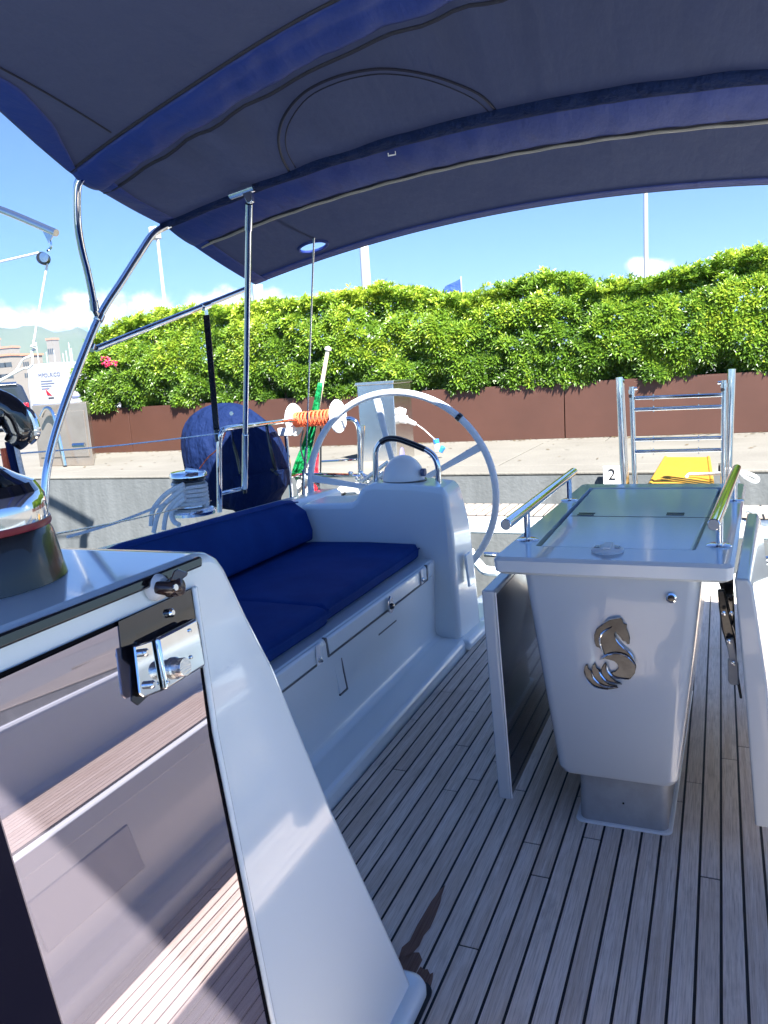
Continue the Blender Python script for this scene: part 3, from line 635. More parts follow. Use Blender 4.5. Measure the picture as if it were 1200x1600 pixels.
# port bench, mirrored (seen in the smoked panel)
pbn = thing('cockpit_bench', (.75, 2, 0), 'white port bench across the cockpit, seen mirrored in the smoked panel', 'bench')
MB().prism([V(.735, .6, .385), V(.735, 3.3, .385), V(.735, 3.3, .45), V(.735, .6, .45)], (.02, 0, 0)).build('locker_lid', 'gel', pbn, bevel=.006)
MB().prism([V(.735, 1.5, .15), V(.735, 1.95, .15), V(.735, 1.95, .32), V(.735, 1.5, .32)], (.012, 0, 0)).build('hatch_recess', 'nonskid', pbn, bevel=.01)
MB().box(.6, 2.0, -.9, .998, -.07, .456).build('seat_front', 'gel', pbn, bevel=.02)
xx = .80; MB().box(.79, 1.36, .3, 3.2, .455, .4575).build('caulk_bed', 'rubber', pbn)
while xx < 1.33:
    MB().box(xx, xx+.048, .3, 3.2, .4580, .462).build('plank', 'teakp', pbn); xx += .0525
# helm console
hc = thing('helm_console', (-1.5, 3.55, 0), 'white moulded helm console at the aft end of the bench', 'console')
fr = [at(*q, y=3.45) for q in ((440, 860), (468, 789), (510, 787.5), (547, 786), (554, 781), (559, 770), (566, 760), (580, 756), (640, 757.5), (690, 763), (699, 769), (706, 830), (712, 900), (718, 985), (719, 1013))]
fr = [V(p.x, 3.45, p.z) for p in fr]; fr[-1].z = .03; fr[0].z = .4; fr.append(V(fr[0].x, 3.45, .03))
bk = [V(p.x*1.0+(-.0), 3.74, p.z-(.0)) for p in fr]
# the side towards the wheel leans in at the top
for i in range(10, 15): bk[i].x = fr[i].x-.005+.032*(1-min(1, fr[i].z/.8)); 
for i in range(8, 11): bk[i].x = fr[i].x-.03
MB().loft([fr, bk]).build('pod', 'gel', hc, bevel=.028, seg=4)
MB().prism([V(-1.30, 3.43, .0), V(-1.10, 3.43, .0), V(-1.085, 3.76, .0), V(-1.3, 3.76, 0)], (0, 0, .055)).build('foot_flange', 'gel', hc, bevel=.02, seg=3)
ft = fr[13]
MB().prism([V(-1.128, 3.52, .30), V(-1.128, 3.62, .30), V(-1.145, 3.62, .46), V(-1.145, 3.53, .46)], (.014, 0, 0)).build('inspection_cover', 'gelg', hc, bevel=.008)
cc = at(631, 752, y=3.6)
# compass hood
mb = MB(); rings = []
for i in range(10):
    a = R(90*i/9); rings.append([V(cc.x+.108*math.cos(a)*math.cos(b), 3.6+.10*math.cos(a)*math.sin(b), .825+.125*math.sin(a)) for b in [2*math.pi*k/28 for k in range(28)]])
cp = thing('compass', (cc.x, 3.6, .82), 'white domed compass hood inside the chrome hoop on the helm', 'compass')
mb.loft(rings).build('hood', 'white', cp)
MB().lathe([(.117, 0), (.117, .012), (.112, .014)], (cc.x, 3.6, .812), seg=32).build('base_ring', 'black', cp)
kx = at(661, 738, y=3.58); MB().tube([kx+V(-.008, 0, 0), kx+V(.012, 0, 0)], .02, 12).build('side_knob', 'vang', cp)
hoop = thing('grab_hoop', (cc.x, 3.62, .8), 'chrome grab hoop over the compass with black upper grip', 'handrail')
hpth = [(587, 752), (587, 725), (587.5, 705), (594, 692), (606, 685.5), (622, 686), (645, 694), (666, 703), (678, 713), (684, 728), (685, 745), (685, 768)]
pp = [at(*q, y=3.56) for q in hpth]; MB().tube(pp, .0145, 14, 5).build('hoop_tube', 'chrome', hoop)
MB().tube([at(595, 691.5, y=3.557)+V(0, 0, .001)]+[at(*q, y=3.557)+V(0, 0, .001) for q in ((606, 686), (622, 686.5), (645, 694.5), (664, 702.5))], .0152, 14, 5).build('grip_sleeve', 'black', hoop)
# steering wheel
wc = V(-1.64, 3.95, .70)
wh = thing('steering_wheel', wc, 'large pale leather covered steering wheel behind the helm console', 'steering wheel')
rr = .556; lean = V(0, -.05, 1).normalized()
ringp = [wc+V(1, 0, 0)*rr*math.cos(a)+lean*rr*math.sin(a) for a in [2*math.pi*k/72 for k in range(73)]]
mb = MB(); rings = []
for k in range(72):
    a = 2*math.pi*k/72; d = V(math.cos(a), 0, 0)+lean*math.sin(a); nn = V(1, 0, 0).cross(lean)
    rings.append([wc+d*rr+(d*math.cos(b)+nn*math.sin(b))*.0190 for b in [2*math.pi*j/12 for j in range(12)]])
rings.append(rings[0]); mb.loft(rings, cap=False).build('rim', 'wheel', wh)
for a in (99, 27, 171, 243, 315):
    d = V(math.cos(R(a)), 0, 0)+lean*math.sin(R(a)); sp = d.cross(V(0, 1, 0)).normalized()
    MB().loft([[wc+d*r_+sp*w_*s1+V(0, t_*s2, 0)+V(0, .03 if r_ < .1 else 0, 0) for s1, s2 in ((-1, -1), (1, -1), (1, 1), (-1, 1))] for r_, w_, t_ in ((.04, .016, .010), (.3, .015, .008), (rr-.01, .021, .010))]).build('spoke', 'wheel', wh, bevel=.004)
MB().lathe([(.06, -.03), (.065, 0), (.05, .03), (.0, .034)], wc, (0, -1, 0), 24).build('hub', 'chrome', wh)
a = R(47); d = V(math.cos(a), 0, 0)+lean*math.sin(a); tn = d.cross(V(0, 1, 0)).normalized()
MB().tube([wc+d*rr-tn*.012, wc+d*rr+tn*.012], .0225, 14).build('centre_mark', 'black', wh)
# ------------------------------------------------------------------ table
tb = thing('cockpit_table', (-.26, 2.6, 0), 'grey moulded cockpit table with glazed lid and folded leaves', 'table')
def quad(x0a, x1a, y0a, x0b, x1b, y1b, z, r=.02, n=3, ch=None):
    c = [V(x1b, y1b, z), V(x0b, y1b, z), V(x0a, y0a, z), V(x1a, y0a, z)]; out = []
    for i in range(4):
        p = c[i]; a_ = (c[i-1]-p).normalized(); b_ = (c[(i+1) % 4]-p).normalized()
        for j in range(n+1):
            t = j/n; A_ = p+a_*r*(1-t)**1.5+b_*r*t**1.5; out.append(A_)
    return out
body = [quad(-.372+dx, -.125-dx, 2.155, -.372, -.10, 3.2, z, .02) for dx, z in ((0, 0), (0, .23))]
MB().loft(body).build('plinth', 'greyd', tb)
MB().loft([quad(-.385, -.113, 2.143, -.385, -.088, 3.22, z, .02) for z in (.0, .007)]).build('sealant_bead', 'white', tb, bevel=.003)
B2 = []
for z, e in ((.185, -.022), (.192, -.008), (.208, .0), (.5, None), (.786, None)):
    f = (z-.208)/(.79-.208)
    if e is None: e = 0
    xl = -.42+(-.503+.42)*max(f, 0)-e*1.0; xr = -.093+(-.04+.093)*max(f, 0)+e
    B2.append(quad(xl, xr, 2.07-e-.0*f, xl, xr+.03, 3.28+e, z, .030, 5))
MB().loft(B2).build('body', 'grey', tb, ang=28)
MB().box(-.0, .0, 0, 0, 0, 0) if False else None
# top slab with raised frame, gutter and glass lid
Zt = .832
def qs_(e, z, r=.02): return quad(-.578+e, .034-e, 2.045+e, -.545+e, .098-e, 3.38-e, z, r, 4)
outer = [qs_(.010, .782), qs_(.0, .790), qs_(-.002, .822), qs_(.006, Zt)]
def ringface(o_, i_, z):  # annulus between two matching rings
    n = len(o_); mb = MB(); mb.add([V(p.x, p.y, z) for p in o_]+[V(p.x, p.y, z) for p in i_], [(k, (k+1) % n, n+(k+1) % n, n+k) for k in range(n)]); return mb
gl = dict(x0a=-.490, x1a=-.055, y0a=2.19, x0b=-.495, x1b=.012, y1b=3.275)
def gq(e, z, r=.01): return quad(gl['x0a']+e, gl['x1a']-e, gl['y0a']+e, gl['x0b']+e, gl['x1b']-e, gl['y1b']-e, z, r, 4)
rings = [qs_(.05, .783)]+outer+[gq(0, Zt), gq(.002, .812)]
MB().loft(rings, cap=False).build('top_frame', 'greyt', tb, ang=20)
MB().loft([qs_(.02, .784), qs_(.02, .808)]).build('top_core', 'grey', tb)
MB().loft([gq(.012, .809), gq(.012, .826), gq(.016, .829)]).build('glass_lid', 'glass', tb, smooth=False)
for px in (915, 1055):
    c = at(px, 804, z=.831)
    for dy in (0, .03): MB().box(c.x-.028, c.x+.028, c.y+dy-.006, c.y+dy+.006, .8292, .8315).build('lid_hinge', 'black', tb, bevel=.001)
MB().box(-.47, -.02, 2.665, 2.669, .8292, .8298).build('lid_seam', 'rubber', tb)
c = at(949, 858, z=.838)
MB().lathe([(.043, 0), (.044, .006), (.036, .012), (0, .013)], (c.x, c.y, Zt), seg=32).build('cap_ring', 'white', tb)
MB().box(c.x-.012, c.x+.012, c.y-.034, c.y+.034, Zt+.012, Zt+.019).build('cap_tab', 'white', tb, bevel=.003)
for sx_ in (-1, 1): MB().box(c.x+sx_*.027-.007, c.x+sx_*.027+.007, c.y-.012, c.y+.012, Zt+.0122, Zt+.0135).build('cap_slot', 'black', tb)
# rails
for a, b, posts in (((-.530, 2.016), (-.524, 3.06), ((-.55, 2.262), (-.548, 2.96))), ((-.011, 2.058), (.060, 3.10), ((-.003, 2.25), (.055, 2.97)))):
    rl = MB().tube([V(*a, .930), V(*b, .930)], .0155, 20).build('handrail', 'chrome', tb, bevel=.002)
    MB().tube([V(*a, .930)+V(0, -.001, 0), V(*a, .930)+V(0, .004, 0)], .0135, 20).build('end_cap', 'greyd', rl)
    for (x_, y_) in posts:
        f = (y_-a[1])/(b[1]-a[1]); xr_ = a[0]+(b[0]-a[0])*f
        MB().tube([V(xr_, y_, Zt), V(xr_, y_, .925)], .0095, 14).build('rail_post', 'chrome', rl)
        MB().lathe([(.033, 0), (.033, .003), (.026, .006), (0, .006)], (xr_, y_, Zt), seg=26).build('post_flange', 'chrome', rl)
# left leaf
def leaf(x_top, x_bot, th_, y0_, y1_, z1, z0, sgn, yb_sh=0, flare=0):
    xs = [(x_top, z1), (x_bot, z0)]
    r1 = [V(x_top, y0_, z1), V(x_top+th_, y0_, z1), V(x_bot+th_, y0_, z0), V(x_bot, y0_, z0)]
    r2 = [V(x_top+flare, y1_, z1), V(x_top+th_+flare, y1_, z1), V(x_bot+th_+flare, y1_, z0), V(x_bot+flare, y1_, z0)]
    return r1, r2
r1, r2 = leaf(-.632, -.606, .038, 2.10, 3.30, .716, .062, 1)
r2[2].z += .0; 
MB().loft([r1, r2]).build('folded_leaf', 'grey', tb, bevel=.006, seg=3)
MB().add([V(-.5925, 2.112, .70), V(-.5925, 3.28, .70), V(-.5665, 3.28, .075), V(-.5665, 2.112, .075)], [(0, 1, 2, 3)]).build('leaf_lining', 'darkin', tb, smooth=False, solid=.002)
MB().tube([V(-.591, 2.106, .71), V(-.5655, 2.106, .066)], .0022, 6).build('lining_edge', 'white', tb)
r1 = [V(.038, 2.10, .782), V(.072, 2.10, .782), V(.082, 2.10, .76), V(.120, 2.10, .5), V(.150, 2.10, .10), V(.098, 2.10, .10), V(.066, 2.10, .5)]
r2 = [V(p.x+.055, 3.0, p.z) for p in r1]
MB().loft([r1, r2]).build('folded_leaf', 'grey', tb, bevel=.006, seg=3)
# bracket between body and right leaf
br = [(1125, 905), (1146, 905), (1147, 985), (1150, 1060), (1156, 1082), (1150, 1085), (1142, 1070), (1130, 1010)]
ys_ = 2.22
c4 = [at(*q, y=ys_) for q in ((1122, 900), (1146, 900), (1146, 990), (1158, 1090), (1150, 1090), (1124, 1000))]
def plate(pts, y, d, m, nm, bev=.002): return MB().prism([at(*q, y=y) for q in pts], (0, d, 0)).build(nm, m, tb, bevel=bev)
plate([(1120, 903), (1146, 903), (1148, 960), (1152, 1040), (1160, 1092), (1156, 1092), (1146, 1040), (1128, 925)], 2.30, .02, 'black', 'leaf_backplate')
plate([(1121, 922), (1132, 922), (1140, 960), (1150, 1000), (1151, 1030), (1143, 1036), (1128, 985), (1123, 950)], 2.2, .018, 'black', 'hinge_arm', .004)
plate([(1135, 930), (1146, 930), (1147, 1000), (1140, 1000)], 2.24, .012, 'blackg', 'hinge_arm', .003)
plate([(1134, 1000), (1146, 998), (1152, 1034), (1148, 1042), (1140, 1034)], 2.18, .014, 'greyd', 'hinge_arm', .003)
plate([(1137, 1030), (1154, 1036), (1155, 1071), (1142, 1071), (1137, 1064)], 2.22, .016, 'greyd', 'hinge_foot', .004)
for q in ((1131, 958), (1139, 1002), (1143, 958), (1146, 1036)):
    p = at(*q, y=2.175); MB().lathe([(.006, 0), (.006, .003), (0, .005)], p, (0, -1, 0), 10).build('hinge_bolt', 'chrome', tb)
MB().prism([at(1097, 905, y=2.4), at(1122, 905, y=2.4), at(1108, 1100, y=2.5), at(1090, 1210, y=2.55), at(1085, 1100, y=2.5)], (0, .01, 0)).build('dark_side', 'darkin', tb) if False else None
lk = at(1049, 934, y=2.066)
MB().lathe([(.0135, 0), (.0135, .004), (.009, .006), (.009, .002), (0, .002)], lk, (0, -1, 0), 22).build('push_lock', 'chrome', tb)
MB().lathe([(.0085, .003), (.0085, .007), (0, .008)], lk, (0, -1, 0), 18).build('lock_centre', 'black', tb)
pn_ = at(974, 1255, y=2.152); MB().lathe([(.003, 0), (.003, .002), (0, .002)], pn_, (0, -1, 0), 8).build('screw_hole', 'black', tb)
# emblem: traced in 1371-high zoom units over photo region 880..1020 x 940..1100
def em(zx, zy, y=2.068): return at(880+zx/8.571, 940+zy/8.571, y=y)
emb = MB()
def epoly(pts, d=.007): emb.prism([em(*p) for p in pts], (0, -d, 0))
def estrip(pts, wds, d=.007, y=2.068):
    P_ = [em(*p, y=y) for p in pts]; P_ = catmull(P_, 4); ws = np.interp(np.linspace(0, 1, len(P_)), np.linspace(0, 1, len(wds)), wds)
    lo, hi = [], []
    for i, p in enumerate(P_):
        t = (P_[min(i+1, len(P_)-1)]-P_[max(i-1, 0)]).normalized(); n_ = V(-t.z, 0, t.x)*ws[i]; lo.append(p-n_); hi.append(p+n_)
    # raised crown section
    rows = []
    for a, b in zip(lo, hi): rows.append([a, a+(b-a)*.12+V(0, -d*.7, 0), (a+b)/2+V(0, -d, 0), a+(b-a)*.88+V(0, -d*.7, 0), b])
    emb.grid(rows)
UM = .00019
X['emb'] = mat('dark_chrome', (.045, .048, .055), .14, 1, noise=(40, .7, (.02, .02, .024)))
# head and neck
epoly([(540, 290), (600, 250), (680, 212), (770, 208), (800, 240), (812, 285), (855, 300), (850, 345), (875, 410), (895, 480), (890, 560), (865, 565), (835, 525), (800, 520), (770, 470), (730, 430), (700, 400), (690, 440), (705, 500), (745, 560), (800, 610), (850, 650), (920, 720), (970, 800), (975, 870), (900, 760), (800, 700), (700, 690), (620, 700), (550, 700), (500, 620), (440, 590), (420, 520), (418, 440), (450, 360)], .005)
# body crescent
epoly([(490, 770), (560, 720), (650, 690), (760, 692), (860, 730), (940, 790), (980, 860), (965, 950), (900, 1030), (830, 1040), (760, 1020), (690, 985), (640, 940), (700, 925), (740, 880), (735, 830), (690, 790), (620, 768), (560, 755)], .006)
epoly([(580, 800), (545, 830), (515, 880), (515, 930), (540, 990), (600, 1050), (680, 1090), (790, 1100), (770, 1080), (700, 1050), (640, 1000), (600, 930), (575, 870)], .007)
epoly([(428, 810), (395, 850), (385, 920), (400, 990), (450, 1060), (530, 1120), (640, 1140), (740, 1150), (720, 1115), (620, 1100), (540, 1040), (490, 960), (500, 910), (450, 880)], .006)
epoly([(325, 825), (290, 860), (280, 930), (300, 1010), (370, 1090), (470, 1150), (600, 1172), (740, 1150), (640, 1145), (520, 1125), (430, 1060), (385, 990), (375, 915), (340, 890)], .005)
eo = emb.build('emblem', 'emb', tb, bevel=.0012, seg=2)
emb = MB()
for pts, wd in ((((650, 340), (560, 390), (500, 460), (495, 560), (550, 700)), (.0005, .003, .0032, .003, .0015)), (((490, 770), (600, 705), (720, 688), (850, 725), (960, 830)), (.001, .003, .003, .003, .001)), (((690, 430), (720, 520), (800, 610), (910, 700), (975, 830)), (.001, .0025, .0025, .0025, .001)), (((580, 800), (600, 920), (690, 1010), (880, 1035)), (.001, .003, .003, .001)), (((470, 900), (510, 980), (600, 1070), (790, 1098)), (.001, .003, .003, .001)), (((380, 920), (420, 1030), (540, 1125), (740, 1145)), (.001, .003, .003, .001)), (((540, 290), (620, 240), (770, 208)), (.001, .002, .001)), (((285, 940), (320, 1040), (430, 1140), (600, 1172)), (.001, .002, .002, .001))):
    estrip(pts, wd, .006, 2.0625)
emb.build('emblem_ridges', 'chrome', tb)
# ------------------------------------------------------------------ companionway bulkhead (left foreground)
NW = V(1.07, 0, .2).normalized()       # inboard normal of the sloping side
def wp(y, z, o_=0): return V(-.6-.2*z/1.07, y, z)+NW*o_
bw = thing('companionway_bulkhead', (-.8, .8, 0), 'white sloping bulkhead wing in the left foreground with smoked panel', 'bulkhead')
edge = [(-.6, 1.075), (1.035, 1.075), (1.066, 1.071), (1.088, 1.058), (1.102, 1.035), (1.130, .94), (1.168, .831), (1.237, .516), (1.31, .25), (1.350, .10), (1.362, .05), (1.366, .02), (1.366, -.005)]
inner = [wp(a, b) for a, b in edge]+[wp(-.6, -.01)]
outer_ = [V(-2.1, p.y-(0 if p.y < 1 else .02), p.z) for p in inner]
MB().loft([inner, outer_]).build('moulding', 'gelg', bw, bevel=.016, seg=4)
bs = thing('bulkhead_foot_flange', wp(1.38, 0), 'x', 'x'); bpy.data.objects.remove(bs)
MB().loft([rrect(-.70, -.578+g, .86, 1.402+g, .03, z) for z, g in ((0.0, .008), (.005, .008))]).build('caulk_bead', 'rubber', bw)
MB().loft([rrect(-.70, -.578-g, .86, 1.402-g, .035, z, 6) for z, g in ((.004, 0), (.022, 0), (.034, .005), (.040, .016), (.042, .035))]).build('foot_flange', 'gelg', bw, ang=60)
# raised frame lip: outboard band round the panel, panel itself, black mask
def wq(pts, o0, o1, nm, m, bev=0, par=bw): return MB().prism([wp(a, b, o0) for a, b in pts], NW*(o1-o0)).build(nm, m, par, bevel=bev)
wq([(-.5, 1.028), (.992, 1.028), (.95, .80), (.905, .33), (.86, -.0), (-.5, 0)], .001, .004, 'black_mask', 'maskb')
wq([(.567, 1.022), (.880, 1.022), (.982, 1.016), (.938, .80), (.893, .33), (.85, .01), (.567, .01)], .0045, .007, 'smoked_panel', 'smoke')
wq([(-.5, 1.073), (1.022, 1.073), (1.026, 1.068), (1.020, 1.056), (-.5, 1.056)], .002, .016, 'edge_trim', 'blackg', .005)
wq([(.992, 1.03), (1.004, 1.03), (.962, .80), (.915, .33), (.872, .0), (.862, .0), (.905, .33), (.95, .80)], .001, .010, 'frame_lip', 'gelg', .004)
# lock
lkk = thing('sliding_lock', wp(.9, .95), 'polished steel lock box on the smoked companionway panel', 'lock')
def W(px, py, o_=0):
    d = ray(px, py); p0 = wp(0, 0, o_); t = (p0-CAM).dot(NW)/d.dot(NW); return CAM+d*t
def wpoly(pxs, o0, o1, nm, m, bev=0, par=lkk): return MB().prism([W(*q, o0) for q in pxs], NW*(o1-o0)).build(nm, m, par, bevel=bev)
wpoly([(184, 972), (297, 921), (316, 1041), (248, 1072), (215, 1102), (205, 1095), (203, 1040), (190, 1030)], .0072, .0085, 'backing_plate', 'blackg')
wpoly([(209, 1015), (225, 1003), (296, 967), (302, 975), (312, 1040), (246, 1080), (222, 1089), (214, 1080)], .009, .022, 'lock_body', 'blackg', .003)
wpoly([(237, 998), (299, 967), (313, 1041), (251, 1079)], .022, .034, 'lock_case', 'chrome', .004)
wpoly([(207, 1010), (235, 1001), (249, 1079), (222, 1090), (215, 1084)], .022, .026, 'strike_plate', 'chrome', .004)
for q in ((222, 1020), (232, 1070)): MB().lathe([(.006, 0), (.006, .008), (.003, .011), (0, .011)], W(*q, .026), NW, 14).build('bolt', 'chrome', lkk)
for q in ((296, 985), (298, 1027), (262, 1066)): MB().lathe([(.003, 0), (.003, .002), (0, .003)], W(*q, .034), NW, 10).build('screw', 'chrome', lkk)
MB().lathe([(.0165, 0), (.0165, .004), (.014, .006), (.014, .020), (.013, .022), (0, .022)], W(272, 1044, .034), NW, 26).build('lock_knob', 'steel', lkk)
# turn latch
tl = thing('turn_latch', wp(.92, 1.04), 'brown wing handle on a white boss under the black edge trim', 'latch')
c0 = W(240, 918, .004); c1 = W(252, 919, .03)
MB().lathe([(.021, 0), (.021, .006), (.019, .014), (.013, .022), (0, .022)], c0, NW, 26).build('boss', 'white', tl)
MB().tube([W(246, 918, .02), W(262, 919, .035), W(276, 916, .04)], [.010, .011, .012], 14, 3).build('spindle', 'bronze', tl)
MB().loft([[W(a, b, .04+o_) for a, b, o_ in ((265, 908, -.006), (281, 908, -.006), (281, 908, .006), (265, 908, .006))], [W(a, b, .04+o_) for a, b, o_ in ((271, 892, -.005), (293, 899, -.005), (293, 899, .005), (271, 892, .005))], [W(a, b, .04+o_) for a, b, o_ in ((277, 888, -.004), (294, 894, -.004), (294, 894, .004), (277, 888, .004))]]).build('wing', 'bronze', tl, bevel=.003)
MB().lathe([(.014, -.012), (.014, .01), (.011, .012), (0, .012)], W(273, 918, .035), NW, 20).build('wing_hub', 'bronze', tl)
MB().lathe([(.005, 0), (.005, .003), (0, .003)], W(273, 918, .047), NW, 14).build('wing_screw', 'chrome', tl)
kl = W(264, 958, .0085); MB().lathe([(.007, 0), (.007, .006), (.004, .009), (0, .009)], kl, NW, 14).build('stop_stud', 'chrome', lkk)
# big black winch
wv = V(-1.065, .80, 1.076)
W1 = thing('electric_winch', wv, 'big black winch with red ring on top of the bulkhead', 'winch')
MB().lathe([(.150, 0), (.146, .02), (.138, .07), (.132, .082)], wv, seg=48).build('skirt', 'black', W1)
MB().lathe([(.136, .082), (.137, .086), (.136, .092)], wv, seg=48).build('red_ring', 'red', W1)
MB().lathe([(.134, .092), (.134, .108), (.132, .128), (.127, .136)], wv, seg=48).build('chrome_band', 'chrome', W1)
MB().lathe([(.128, .136), (.120, .150), (.098, .160), (.075, .175), (.062, .19), (.056, .20), (.0, .20)], wv, seg=48).build('shoulder', 'blackg', W1)
mb = MB(); pr_ = []
for i in range(6): pr_ += [(.060, .175+.008*i), (.064, .179+.008*i)]
mb.lathe(pr_+[(.06, .224)], wv, seg=36).build('drum', 'steel', W1)
MB().lathe([(.05, .215), (.07, .222), (.088, .238), (.092, .252), (.089, .270), (.06, .276), (0, .276)], wv, seg=44).build('jaw', 'blackg', W1)
MB().lathe([(.090, .245), (.0955, .250), (.0955, .254), (.090, .258)], wv, seg=44).build('jaw_rim', 'chrome', W1)
a0 = wv+V(.062, .058, .30)
arm_ = [wv+V(.03, .03, .272), wv+V(.055, .055, .270), wv+V(.072, .072, .252), wv+V(.076, .076, .222), wv+V(.068, .068, .206)]
MB().tube(arm_, [.020, .024, .024, .020, .014], 14, 6).build('feeder_arm', 'blackg', W1)
MB().tube([p+V(.017, .017, .004)-V(0, .0, .004) for p in arm_[1:]], [.004, .007, .007, .004], 10, 6).build('arm_trim', 'chrome', W1)
MB().lathe([(.02, 0), (.02, .004), (.012, .004), (.012, 0)], wv+V(.115, -.06, .085), (.9, -.4, .1), 16).build('service_button', 'white', W1)
for i, (m, dx) in enumerate((('orange', 0), ('navyc', .02), ('rope', .035))):
    top = at(-4+10*i, 700+4*i, y=1.35); bt = at(16+17*i, 765+10*i, y=1.3)
    t = thing('hanging_line', bt, ['orange strap hanging behind the black winch', 'blue strap hanging behind the black winch', 'flecked white rope hanging behind the black winch'][i], 'rope')
    tp = V(-1.42-.02*i, 1.42, 1.32); 
    MB().tube([at((8, 14, 22)[i], (700, 690, 680)[i], y=1.4), at((14, 26, 34)[i], (735, 740, 735)[i], y=1.4), at((18, 45, 52)[i], (775, 800, 800)[i], y=1.4)], (.012, .010, .006)[i], 8, 5).build('line', m, t)
# white gear winch 2 on the coaming with rope turns
wn = at(301, 803, z=.762)
W2 = thing('sheet_winch', wn, 'chrome topped sheet winch wound with white rope on the coaming', 'winch')
MB().lathe([(.112, 0), (.112, .014), (.095, .032), (.07, .038), (0, .035)], wn, seg=36).build('base', 'chrome', W2)
MB().lathe([(.072, .03), (.064, .06), (.062, .14), (.07, .155), (.0, .155)], wn, seg=32).build('drum', 'steel', W2)
MB().lathe([(.076, .158), (.08, .165), (.076, .172)], wn, seg=32).build('jaw_gap', 'black', W2)
MB().lathe([(.07, .172), (.088, .180), (.087, .194), (.08, .203), (.035, .208), (0, .208)], wn, seg=36).build('cap', 'chrome', W2)
MB().tube([wn+V(.02, -.04, .212), wn+V(.07, -.02, .205)], [.014, .010], 10).build('stripper_arm', 'chrome', W2)
mb = MB(); pts = []
for i in range(150):
    a = i*.24; pts.append(wn+V(.076*math.cos(a), .076*math.sin(a), .04+.11*i/150+.003*math.sin(i*.7)))
rp = thing('winch_rope', wn+V(0, 0, .03), 'white flecked rope wound round the coaming winch with loose tail', 'rope')
mb.tube(pts, .0095, 7).build('rope_turns', 'rope', rp)
for pts9 in (((288, 762), (268, 778), (254, 792), (246, 806), (240, 832)), ((289, 770), (272, 785), (262, 798), (258, 812), (256, 828)), ((290, 778), (276, 790), (268, 803), (272, 815), (280, 820)), ((287, 757), (262, 770), (246, 786), (238, 800), (236, 822))):
    MB().tube([at(*q, y=wn.y-.085-.01*i9) for i9, q in enumerate(pts9)], .0115, 8, 6).build('rope_tail', 'rope', rp)
MB().tube([wn+V(-.06, -.10, .07), wn+V(-.13, -.35, .03), wn+V(-.16, -.62, .02)], .006, 6, 6).build('rope_tail', 'rope', rp)
# guard rails (pushpit)
gr = thing('guard_rail', (-2.2, 3.1, .77), 'stainless guard rail hoop behind the helm and outboard motor', 'railing')
pA = at(343, 800, y=3.15); P0 = at(343, 690, y=3.15)
top = [pA, at(342.5, 720, y=3.15), at(343, 690, y=3.15), at(346, 675, y=3.16), at(357, 669, y=3.22), at(400, 664, y=3.6), at(450, 657, y=4.2)]
MB().tube(top, .0135, 12, 5).build('top_rail', 'chrome', gr)
MB().tube([at(345, 771, y=3.16), at(375, 764, y=3.3), at(384, 762, y=3.35)], .010, 10).build('mid_rail', 'chrome', gr)
gq2 = thing('guard_rail', at(500, 745, y=4.4), 'stainless stern rail carrying the white line reel', 'railing')
MB().tube([at(450, 657, y=4.2), at(475, 655, y=4.4), at(535, 654, y=4.4), at(552, 656, y=4.4), at(560, 668, y=4.4), at(562, 700, y=4.4), at(563, 760, y=4.4)], .0145, 12, 5).build('top_rail', 'chrome', gq2)
MB().tube([at(452, 744, y=4.2), at(475, 741, y=4.4), at(520, 742, y=4.4), at(562, 743, y=4.4)], .012, 10, 3).build('mid_rail', 'chrome', gq2)
MB().tube([at(447, 680, y=4.2), at(455, 770, y=4.2), at(455, 800, y=4.2)], .013, 10).build('stanchion', 'chrome', gq2)
MB().tube([at(568, 665, y=4.42), at(566, 700, y=4.42), at(565, 745, y=4.42)], .010, 10).build('stanchion', 'chrome', gq2)
MB().tube([at(503, 721, y=4.6), at(560, 718, y=4.5)], .007, 8).build('cross_bar', 'chrome', gq2)
c = at(447, 676, y=4.18); MB().box(c.x-.05, c.x+.04, 4.16, 4.2, c.z-.02, c.z+.03).build('clamp', 'white', gq2, bevel=.006)
# reel
rl = thing('line_reel', at(492, 654, y=4.4), 'white plastic reel of orange line on the stern rail', 'reel')
ca, cb = at(460, 656, y=4.38), at(528, 650.5, y=4.38); ax = (cb-ca).normalized(); ax = (ax+V(0, -.06, 0)).normalized()
for c in (ca, cb):
    MB().lathe([(.102, -.006), (.106, 0), (.102, .006), (.03, .008), (0, .008)], c, ax, 36).build('flange', 'white', rl, bevel=.0)
    for a in range(5):
        u_ = ax.orthogonal().normalized(); v2 = ax.cross(u_); d = u_*math.cos(a*1.257)+v2*math.sin(a*1.257)
        MB().tube([c+d*.02+ax*.008, c+d*.082+ax*.008], .005, 6).build('rib', 'white', rl)
pts = []; u_ = ax.orthogonal().normalized(); v2 = ax.cross(u_); Lr = (cb-ca).length-.03
for i in range(900):
    a = i*.30; f = .5-.5*math.cos(i/900*math.pi*3); r_ = .040+.008*(i/900); pts.append(ca+ax*(.015+Lr*f)+(u_*math.cos(a)+v2*math.sin(a))*r_)
MB().tube(pts, .0042, 5).build('wound_line', 'orange', rl)
